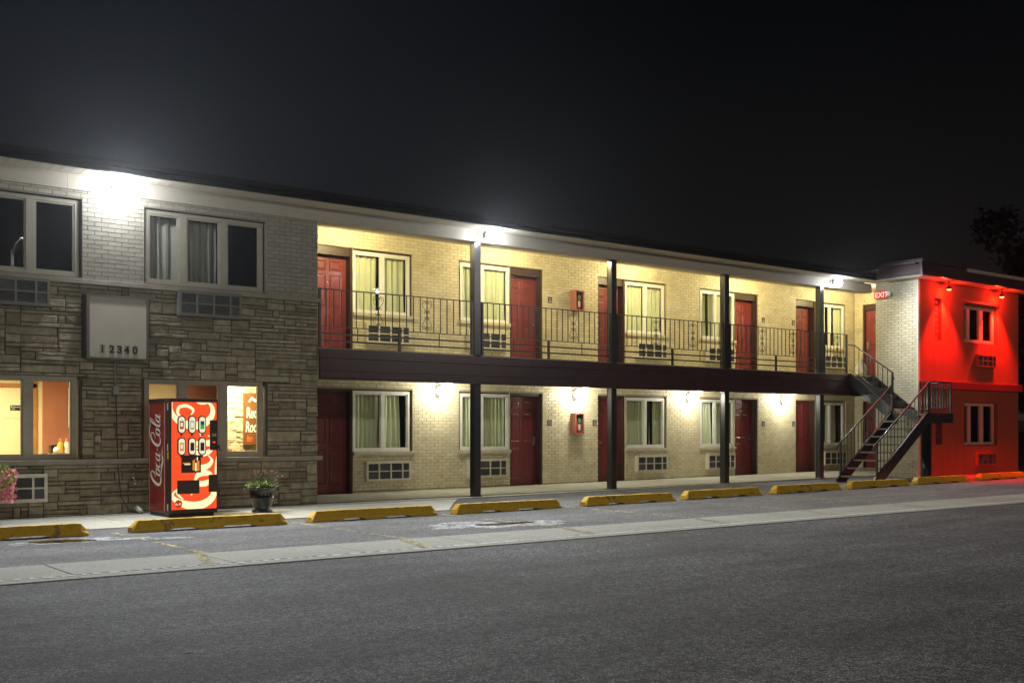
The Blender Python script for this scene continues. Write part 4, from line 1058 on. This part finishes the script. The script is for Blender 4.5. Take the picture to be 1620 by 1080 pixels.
for z, l in ((1.21,'ground floor'), (4.075,'upper walkway')):
    t = thing('extinguisher_cabinet', f"dull red fire extinguisher cabinet with clear front on the {l} wall", 'cabinet', (16.95, YW, z), 'fire extinguisher cabinets')
    obj('cabinet_body', MB().box(0,.022,-.16,-.003,0,.48).box(.258,.28,-.16,-.003,0,.48).box(.0225,.2575,-.16,-.003,0,.02).box(.0225,.2575,-.16,-.003,.46,.48).box(.0225,.2575,-.02,-.003,.02,.46), M['cab'], t, bevel=.003)
    obj('door_rim', MB().box(.001,.03,-.175,-.161,.001,.479).box(.25,.279,-.175,-.161,.001,.479).box(.031,.249,-.175,-.161,.001,.025).box(.031,.249,-.175,-.161,.455,.479), M['cab'], t)
    g = MB(); g.face([(.03,-.168,.025),(.25,-.168,.025),(.25,-.168,.455),(.03,-.168,.455)]); obj('pane', g, M['glassclear'], t); obj('latch', MB().box(.12,.16,-.185,-.176,.44,.475), M['chrome'], t)
    e = thing('fire_extinguisher', f"fire extinguisher with green tag inside the {l} wall cabinet", 'fire extinguisher', (17.09, YW-.09, z+.022), 'fire extinguishers in the cabinets')
    obj('tank', MB().lathe([(0,0),(.052,0),(.055,.02),(.055,.25),(.04,.29),(.018,.31),(.018,.33)], n=16), M['exred'] if z > 3 else M['exred'], e); obj('valve', MB().box(-.02,.02,-.05,.05,.33,.36).tube([(.0,-.03,.34),(.06,-.03,.30),(.065,-.02,.16)], .009, 6), M['black'], e)
    obj('tag', MB().box(-.035,.045,-.064,-.061,.24,.34), M['exgreen'], e); obj('sticker', MB().box(-.035,.035,-.0605,-.0565,.07,.20), M['exlabel'], e)
# EXIT sign
t = thing('exit_sign', 'lit red EXIT sign on the pale brick corner above the stairs', 'sign', (25.1, 16.70, 4.69))
obj('box', MB().box(.012,.095,-.17,.17,0,.21), M['white'], t, bevel=.004); obj('face', MB().box(.0,.011,-.165,.165,.005,.205), M['exitglow'], t)
text('EXIT', .19, M['exitletter'], t, (-.003,.145,.035), rot=(PI/2,0,-PI/2), offset=.004)
t = thing('emergency_lamp', 'small round white emergency lamp beside the EXIT sign', 'lamp', (25.19, 16.46, 4.79))
obj('head', MB().tube([(-.002,0,0),(-.09,-.01,0)], [.045,.055], 12), M['white'], t)
# address sign
t = thing('address_sign', 'square blank beige sign board with street number 12340 on the stone wall', 'sign', (5.135, YS, 2.37))
obj('frame', MB().box(0,.93,-.17,-.015,0,.02).box(0,.93,-.17,-.015,.935,.955).box(0,.045,-.17,-.015,.021,.934).box(.905,.93,-.17,-.015,.021,.934), M['signframe'], t)
obj('face', MB().box(.046,.904,-.155,-.02,.021,.934), M['signface'], t, bevel=.003)
for ch, px in zip('12340', (.235,.375,.49,.60,.725)):
    obj('digit_tile', MB().box(px-.04,px+.04,-.158,-.1555,.085,.215), M['digitback'], t); text(ch, .155, M['digit'], t, (px,-.160,.095), align='CENTER', extrude=.0015, offset=.004, name='digit')
# electrical box, cable, hose bib, drain
t = thing('electrical_box', 'small grey outlet box on the stone wall under the number sign', 'electrical box', (5.60, YS, 1.84))
obj('box', MB().box(-.045,.045,-.09,.0,0,.13), M['grey'], t, bevel=.006); obj('conduit', MB().tube([(0,-.035,.13),(0,-.035,.52)], .010, 6), M['grey'], t)
mb = MB().tube([(5.61,YS-.04,1.84),(5.62,YS-.045,1.3),(5.64,YS-.05,.7),(5.68,YS-.05,.3),(5.76,YS-.08,.12),(5.86,YS-.12,.035),(5.98,YS-.16,.03)], .007, 6); tag(obj('power_cable', mb, M['black']), 'thin black cable running down the stone wall to the vending machine', 'cable')
t = thing('hose_tap', 'small metal garden tap on the stone wall left of the vending machine', 'tap', (5.88, YS, .53))
obj('pipe', MB().tube([(0,.02,0),(0,-.09,0),(0,-.11,-.03),(0,-.11,-.06)], .014, 8), M['chrome'], t); obj('handle', MB().tube([(-.03,-.07,.04),(.03,-.07,.04)], .009, 6).tube([(0,-.07,.0),(0,-.07,.04)], .006, 6), M['chrome'], t)
mb = MB().tube([(5.93,YS+.02,.10),(5.93,YS-.05,.10),(5.95,YS-.12,.06),(5.96,YS-.15,.04)], .038, 12); tag(obj('drain_pipe', mb, M['pvc']), 'white plastic drain elbow at the foot of the stone wall', 'pipe')
# laundry bag on the upper walkway
def bag(X, Y, z):
    mb = MB(); prof = [(.02,0),(.15,.02),(.19,.12),(.17,.25),(.10,.36),(.05,.42),(.08,.47),(.03,.46)]; n = 18
    for r, zz in prof:
        for j in range(n):
            a = 2*PI*j/n; k = 1+.14*math.sin(3*a+zz*9)+.08*math.sin(7*a+zz*20); mb.v.append((r*k*math.cos(a), r*k*math.sin(a)*.8, zz))
    for i in range(len(prof)-1):
        for j in range(n): p, q = i*n+j, i*n+(j+1) % n; mb.f.append((p,q,q+n,p+n)); mb.m.append(0); mb.sm.append(True)
    tag(obj('laundry_bag', mb, M['bag'], loc=(X,Y,z)), 'knotted white plastic bag on the upper walkway at the top of the stairs', 'bag')
bag(25.6, 17.6, 2.723)

# ------------------------------------------------------------------ vending machine
VX, VY, VW, VD, VH = 6.02, 15.86, .735, .88, 1.75
vm = thing('vending_machine', 'tall red drink vending machine with glowing front and white script lettering', 'vending machine', (VX, VY, .014))
obj('cabinet', MB().box(.0,VW,.17,VD,.06,VH), M['vendside'], vm, bevel=.008)
obj('base', MB().box(.02,VW-.02,.10,VD-.02,.0,.059), M['black'], vm); obj('lid', MB().box(.002,VW-.002,.172,VD-.002,VH+.0005,VH+.006), M['black'], vm)
obj('door', MB().box(-.004,VW+.004,.0,.165,.05,VH+.004), M['venddark'], vm, bevel=.012)
obj('top_panel', MB().box(-.002,.004,.20,VD-.01,VH-.055,VH-.002).box(-.002,.001,.20,VD-.01,VH-.058,VH-.056), M['venddark'], vm)
for z in (1.58, .98, .10): obj('hinge', MB().box(-.012,-.0045,.05,.08,z,z+.10), M['pvc'], vm, bevel=.002)
obj('lock_plate', MB().box(-.012,-.0045,.03,.075,.86,.965), M['mustard'], vm)
FX0, FX1, FZ0, FZ1 = .022, .715, .115, 1.70
litp = obj('lit_panel', MB().box(FX0,FX1,-.012,-.0005,FZ0,FZ1), M['vendred'], vm, bevel=.004)
# script letters as variable-width strokes
def spline(pts, n=8):
    out = []; P = [pts[0]]+pts+[pts[-1]]
    for i in range(1, len(P)-2):
        for k in range(n):
            t_ = k/n; a, b, c, d = P[i-1], P[i], P[i+1], P[i+2]
            out.append(tuple(.5*(2*b[j]+(c[j]-a[j])*t_+(2*a[j]-5*b[j]+4*c[j]-d[j])*t_*t_+(3*b[j]-a[j]-3*c[j]+d[j])*t_**3) for j in range(3)))
    out.append(pts[-1]); return out
def ell(cx_, cy__, rx, ry, a0, a1, w0, w1, n=9):
    return [(cx_+rx*math.cos(math.radians(a0+(a1-a0)*i/n)), cy__+ry*math.sin(math.radians(a0+(a1-a0)*i/n)), w0+(w1-w0)*abs(math.cos(math.radians(a0+(a1-a0)*i/n)))) for i in range(n+1)]
STR = []
def bigC(ox, tail=False):
    if tail: STR.append([(ox+3.75,2.75,.05),(ox+3.3,2.55,.14),(ox+2.7,2.55,.16),(ox+2.0,2.75,.18),(ox+1.3,2.7,.22),(ox+.65,2.2,.32),(ox+.3,1.45,.40),(ox+.3,.65,.38),(ox+.75,.1,.28),(ox+1.35,.05,.2),(ox+1.85,.45,.06)])
    else: STR.append([(ox+1.55,2.3,.05),(ox+1.2,2.65,.14),(ox+.75,2.35,.28),(ox+.35,1.6,.40),(ox+.25,.75,.42),(ox+.6,.08,.34),(ox+1.25,-.1,.24),(ox+1.75,.3,.06)])
    STR.append([(ox+.8,1.95,.05),(ox+1.2,2.3,.13),(ox+1.6,2.2,.16),(ox+1.62,1.7,.16),(ox+1.3,1.3,.12),(ox+1.0,1.45,.05)])
def o_(cx_): STR.append(ell(cx_, .62, .36, .55, 80, 440, .10, .30)); STR.append([(cx_+.1,1.15,.05),(cx_+.3,1.0,.12),(cx_+.62,1.05,.06)])
def c_(cx_): STR.append([(cx_+.35,1.0,.16),(cx_+.1,1.2,.10),(cx_-.22,.9,.26),(cx_-.22,.4,.28),(cx_+.1,.08,.16),(cx_+.5,.3,.05)])
def a_(cx_): STR.append(ell(cx_, .62, .34, .55, 60, 400, .10, .28)); STR.append([(cx_+.42,1.25,.20),(cx_+.34,.7,.30),(cx_+.38,.2,.26),(cx_+.62,.05,.12),(cx_+.85,.35,.04)])
def l_(cx_): STR.append([(cx_-.2,.5,.05),(cx_+.25,1.6,.12),(cx_+.42,2.35,.12),(cx_+.2,2.5,.12),(cx_-.02,2.0,.24),(cx_-.1,1.0,.34),(cx_,.25,.30),(cx_+.3,.05,.14),(cx_+.5,.3,.04)])
bigC(0); o_(2.0); c_(3.0); a_(4.0); STR.append([(4.85,.75,.14),(5.25,.85,.14)])
bigC(5.35, True); o_(7.5); l_(8.45); a_(9.3)
STR.append([(1.4,-.3,.05),(2.2,-.22,.16),(3.1,-.36,.28),(4.0,-.62,.30),(4.5,-.55,.18),(4.4,-.28,.04)]); STR.append([(4.0,-.55,.2),(5.0,-.45,.16),(5.9,-.55,.04)])
def script(mp, depth, clip=None, name='letter', m=None, parent=None, sh=.30, wk=1.0):
    lay = 0
    for grp in GRP:
        bm2 = bmesh.new()
        for s_ in grp:
            pts = spline(s_, 7); L1, R1 = [], []
            q = [Vector((p[0]+sh*p[1], p[1])) for p in pts]
            for i, p in enumerate(q):
                d = (q[min(i+1,len(q)-1)]-q[max(i-1,0)]); d = d.normalized() if d.length > 1e-6 else Vector((1,0)); nrm = Vector((-d.y, d.x)); w = max(pts[i][2], .03)*.5*wk
                L1.append(p+nrm*w); R1.append(p-nrm*w)
            dz = depth-.00025*lay; lay += 1
            for i in range(len(q)-1): bm2.faces.new([bm2.verts.new(mp(v.x, v.y, dz)) for v in (L1[i], L1[i+1], R1[i+1], R1[i])])
        if clip:
            for co, no in clip: bmesh.ops.bisect_plane(bm2, geom=bm2.verts[:]+bm2.edges[:]+bm2.faces[:], plane_co=co, plane_no=no, clear_outer=True)
        bmesh.ops.remove_doubles(bm2, verts=bm2.verts, dist=1e-6)
        if len(bm2.faces):
            me = bpy.data.meshes.new(name); bm2.to_mesh(me); me.materials.append(m)
            o = bpy.data.objects.new(name, me); link(o, parent)
        bm2.free()
GRP = [STR[0:2], STR[2:4], STR[4:5], STR[5:7], STR[7:8], STR[8:10], STR[10:12], STR[12:13], STR[13:15], STR[15:17]]
# side print: reads upwards; letter x -> z, letter y -> towards the front edge mirrored
k = 1.13/10.4
script(lambda x, y, d: (-.0025+d, .37+y*k*1.5, .42+x*k), 0, name='letter', m=M['vendprint'], parent=KIDS[vm.name][0])
obj('side_stripe', MB().box(-.0028,-.0005,.205,.213,.09,VH-.06).box(-.0028,-.0005,.84,.846,.09,VH-.06), M['vendprint'], vm)
# front print: the same word huge, cropped by the panel, running upwards
kf = .30
clip = [((FX0+.004,0,0),(-1,0,0)), ((FX1-.004,0,0),(1,0,0)), ((0,0,FZ0+.004),(0,0,-1)), ((0,0,FZ1-.004),(0,0,1))]
script(lambda x, y, d: (.655-y*.235, -.0135+d*.4, .14+x*.222), 0, clip, 'letter', M['vendwhite'], litp, sh=-.12, wk=1.3)
# selection pills
def pill(cx_, cz_, w, h, y0, y1, n=8):
    pts = []
    for i in range(n+1): a = PI*i/n; pts.append((cx_+w/2*math.cos(a), cz_+h/2-w/2+w/2*math.sin(a)))
    for i in range(n+1): a = PI+PI*i/n; pts.append((cx_+w/2*math.cos(a), cz_-h/2+w/2+w/2*math.sin(a)))
    return MB().prism(pts, y0, y1, 'y')
cans = [['vredprint','cream','vgreen'], ['vorange','black','black']]
for r in range(2):
    for c in range(3):
        cx_, cz_ = (.165,.325,.48)[c], (1.365,1.045)[r]
        p = obj('drink_button', pill(cx_, cz_, .120, .272, -.035, -.0145), M['black'], vm)
        obj('lit_window', pill(cx_, cz_, .092, .238, -.0375, -.0351), M['vendpill'], p)
        obj('can_picture', MB().box(cx_-.030,cx_+.030,-.0395,-.0376,cz_-.065,cz_+.055), M[cans[r][c]] if cans[r][c] != 'black' else M['vbrown'], p)
        if c == 2 and r == 0: obj('can_picture', MB().box(cx_-.029,cx_+.029,-.0405,-.0396,cz_+.0,cz_+.054), M['vblue'], p)
        if c == 1 and r == 0: obj('can_picture', MB().box(cx_-.022,cx_+.022,-.0405,-.0396,cz_-.045,cz_+.040), M['vendpill'], p)
        if c == 0: obj('can_picture', MB().box(cx_-.018,cx_+.014,-.0405,-.0396,cz_-.030,cz_+.030), M['vendpill'], p)
        obj('selection_knob', MB().box(cx_-.016,cx_+.016,-.030,-.0145,cz_-.165,cz_-.137), M['black'], vm, bevel=.004)
obj('coin_panel', MB().box(.603,.722,-.030,-.0145,.985,1.435), M['venddark'], vm, bevel=.004)
obj('display', MB().box(.63,.70,-.033,-.0305,1.19,1.235), M['grey'], vm); obj('bill_light', MB().box(.645,.685,-.034,-.0305,1.095,1.115), M['vled'], vm)
obj('coin_return', MB().box(.724,.75,-.05,.0,1.01,1.06).tube([(.737,-.05,1.0),(.77,-.06,.98)], .012, 6), M['black'], vm)
obj('advert_panel', MB().box(.165,.465,-.024,-.0145,.655,.915), M['venddark'], vm, bevel=.003)
for bxx in ((.335,.37,.69,.84,'vorange'),(.40,.44,.68,.83,'vorange'),(.375,.395,.68,.80,'vendwhite'),(.40,.415,.835,.885,'vendwhite'),(.355,.385,.835,.865,'vredprint'),(.185,.30,.79,.805,'vorange'),(.21,.30,.773,.786,'vendwhite')):
    obj('advert_print', MB().box(bxx[0],bxx[1],-.0255,-.0241,bxx[2],bxx[3]), M[bxx[4]], vm)
obj('delivery_flap', MB().box(.10,.435,-.045,-.0145,.345,.545), M['venddark'], vm, bevel=.006)
obj('change_panel', MB().box(.585,.720,-.028,-.0145,.36,.62), M['venddark'], vm, bevel=.004)
obj('round_logo', MB().tube([(.125,-.0132,.20),(.125,-.0146,.20)], .058, 24), M['vredprint'], vm)
logo = KIDS[vm.name][-1]; script(lambda x, y, d: (.073+x*.0092, -.0152+d*.1, .185+y*.011), 0, None, 'letter', M['vendwhite'], logo)

# ------------------------------------------------------------------ potted plants
def leafquad(mb, p, d, l, w, mi):
    d = d.normalized(); s = d.cross(Vector((rnd.uniform(-.4,.4),rnd.uniform(-.4,.4),1))).normalized(); p = Vector(p); m = p+d*l*.5+Vector((0,0,.1*l))
    mb.face([p, m-s*w/2, p+d*l, m+s*w/2], mi)
def flower(mb, p, r, mi):
    p = Vector(p); ax = Vector((rnd.uniform(-.6,.6), -1, rnd.uniform(-.2,.9))).normalized(); u = ax.cross(Vector((0,0,1))).normalized(); w = ax.cross(u)
    for k in range(5):
        a = 2*PI*k/5+rnd.random(); d = u*math.cos(a)+w*math.sin(a); s = u*math.cos(a+PI/2)+w*math.sin(a+PI/2)
        mb.face([p, p+d*r*.6-s*r*.42, p+d*r+ax*r*.15, p+d*r*.6+s*r*.42], mi)
def potted(X, Y, label, spill=False, n_f=26, tall=.30, dense=1.0):
    t = thing('potted_plant', label, 'potted plant', (X, Y, .014))
    obj('pot', MB().lathe([(0,0),(.155,0),(.165,.02),(.15,.035),(.12,.045),(.115,.06),(.15,.12),(.178,.22),(.19,.225),(.19,.232),(.18,.235),(.195,.33),(.205,.37),(.225,.375),(.225,.405),(.205,.41),(.19,.37)], n=32), M['pot'], t)
    obj('soil', MB().lathe([(0,.375),(.19,.372)], n=20), M['soil'], t)
    lf = MB()
    for k in range(int(420*dense)):
        a = rnd.uniform(0,2*PI); r = rnd.uniform(.02,.25)*(1 if rnd.random() < .8 else 1.25); d = Vector((math.cos(a), math.sin(a), rnd.uniform(-.5,.8)))
        leafquad(lf, (r*math.cos(a), r*math.sin(a), .38+rnd.uniform(0,.10)-max(0,r-.2)*.6), d, rnd.uniform(.03,.055), rnd.uniform(.02,.034), 0)
    obj('foliage', lf, M['leaf'], t, kind='stuff')
    sb = MB(); fl = []
    for k in range(int(64*dense)):
        a = rnd.uniform(0,2*PI); r = rnd.uniform(.05,.24); h = rnd.uniform(.12,tall)
        p0 = Vector((.5*r*math.cos(a), .5*r*math.sin(a), .38)); p2 = Vector((r*1.15*math.cos(a)+(.05 if not spill else 0), r*1.15*math.sin(a), .38+h)); pm = (p0+p2)/2+Vector((rnd.uniform(-.02,.02), 0, .03))
        sb.tube([p0, pm, p2], .0022, 3, cap=False)
        for q in range(10): leafquad(sb, pm.lerp(p2, rnd.uniform(-.6,1)), Vector((rnd.uniform(-1,1),rnd.uniform(-1,1),rnd.uniform(-.2,.8))), rnd.uniform(.015,.035), .009, 0)
        fl.append(p2)
    obj('stems', sb, M['leafd'], t, kind='stuff')
    fb = MB()
    for p in fl[:n_f]: flower(fb, p, rnd.uniform(.012,.022), rnd.choice((0,0,1)))
    obj('flowers', fb, [M['pink'], M['magenta']], t, kind='stuff')
    return t
potted(7.59, 16.10, 'black glazed pot of lime foliage and sparse pink flowers by the stone wall')
t = potted(3.60, 16.25, 'pot overflowing with bright pink flowers at the left edge of the photo', spill=True, dense=.9)
lf = MB(); fb = MB()
for k in range(1500):
    a = rnd.uniform(0,2*PI); u = rnd.random()**.5; r = .36*u; z = .62+.26*math.sqrt(max(0,1-u*u))*rnd.uniform(-1,1)
    leafquad(lf, (r*math.cos(a), r*math.sin(a), z), Vector((math.cos(a), math.sin(a), rnd.uniform(-.6,.8))), rnd.uniform(.03,.055), rnd.uniform(.018,.03), 0)
for k in range(150):
    a = rnd.uniform(-1.7,.7); zz = rnd.uniform(.30,.74); r = rnd.uniform(.29,.40); flower(fb, (r*math.cos(a), r*math.sin(a)*.8, zz), rnd.uniform(.022,.036), 0 if rnd.random() < .8 else 1)
obj('foliage', lf, M['leaf'], t, kind='stuff'); obj('flowers', fb, [M['pink'], M['magenta']], t, kind='stuff')

mb = MB()                                        # fallen leaves and grit on the lot
for k in range(150):
    x, y = rnd.uniform(0, 24), rnd.choice((rnd.uniform(5,9.8), rnd.uniform(11.2,16.8), rnd.uniform(13.9,14.1)))
    r = rnd.uniform(.008,.028); a = rnd.uniform(0,6.28); z = zg(x,y)+.020
    pts = [(x+r*math.cos(a+q*2.09+rnd.uniform(-.3,.3))*1.4, y+r*math.sin(a+q*2.09), z+rnd.uniform(0,.008)) for q in range(3)]; mb.face(pts, rnd.choice((0,0,1)))
obj('litter', mb, [mat('dry_leaf_litter', (.16,.11,.05), .8, .2), mat('pale_grit', (.4,.39,.35), .8, .2)], kind='stuff')

# ------------------------------------------------------------------ dark trees and the roadside rail beyond the wing
def tree(X, Y, H, R, label, n=5200):
    t = thing('tree', label, 'tree', (X, Y, 0), 'dark trees beyond the end wing')
    mb = MB(); mb.tube([(0,0,0),(.1,0,H*.3),(-.1,.1,H*.6),(0,0,H*.85)], [.32,.24,.16,.05], 8)
    for k in range(7):
        a = rnd.uniform(0,6.28); z = H*rnd.uniform(.3,.6); mb.tube([(0,0,z),(R*.4*math.cos(a),R*.4*math.sin(a),z+H*.14),(R*.75*math.cos(a),R*.75*math.sin(a),z+H*.26)], [.12,.08,.03], 5)
    obj('trunk', mb, M['bark'], t)
    cl = [(rnd.uniform(-.75,.75)*R, rnd.uniform(-.75,.75)*R, H*rnd.uniform(.28,.92), R*rnd.uniform(.22,.45)) for _ in range(26)]
    lf = MB()
    for k in range(n):
        c = rnd.choice(cl); d = Vector((rnd.gauss(0,1),rnd.gauss(0,1),rnd.gauss(0,1))).normalized()*c[3]*rnd.random()**.4
        leafquad(lf, Vector(c[:3])+d, Vector((rnd.uniform(-1,1),rnd.uniform(-1,1),rnd.uniform(-1,.6))), rnd.uniform(.25,.55), rnd.uniform(.18,.36), 0)
    obj('crown', lf, M['treeleaf'], t, kind='stuff')
tree(57.5, 27.6, 13.4, 3.4, 'tall black tree silhouette at the right edge beyond the wing roof', 9000)
tree(57.0, 29.9, 9.6, 1.9, 'lower round black tree silhouette just left of the tallest just left of the tallest tree', 6000)
tree(62.0, 27.0, 11.5, 4.6, 'dark tree behind the tall one, at the far right edge', 3600)
t = thing('guard_rail', 'pale roadside guard rail in the dark beyond the end wing', 'guard rail', (40, 19.2, 0))
obj('rail', MB().box(-4,22,-.04,.04,1.62,1.86), M['rail'], t)
for k in range(6): obj('post', MB().box(-3.5+k*4,-3.35+k*4,.045,.16,0,1.8), M['rail'], t)

# ------------------------------------------------------------------ thin haze added to give the lamps their soft halos
hm = bpy.data.materials.new('halo_haze'); hm.use_nodes = True; n_ = hm.node_tree.nodes; n_.remove(n_['Principled BSDF'])
v_ = n_.new('ShaderNodeVolumePrincipled'); v_.inputs['Density'].default_value = .00026; v_.inputs['Color'].default_value = (.9,.94,1,1); v_.inputs['Anisotropy'].default_value = .85
hm.node_tree.links.new(v_.outputs[0], n_['Material Output'].inputs['Volume'])
obj('haze', MB().box(-650,950,-350,950,-1,14.5), hm, kind='stuff')
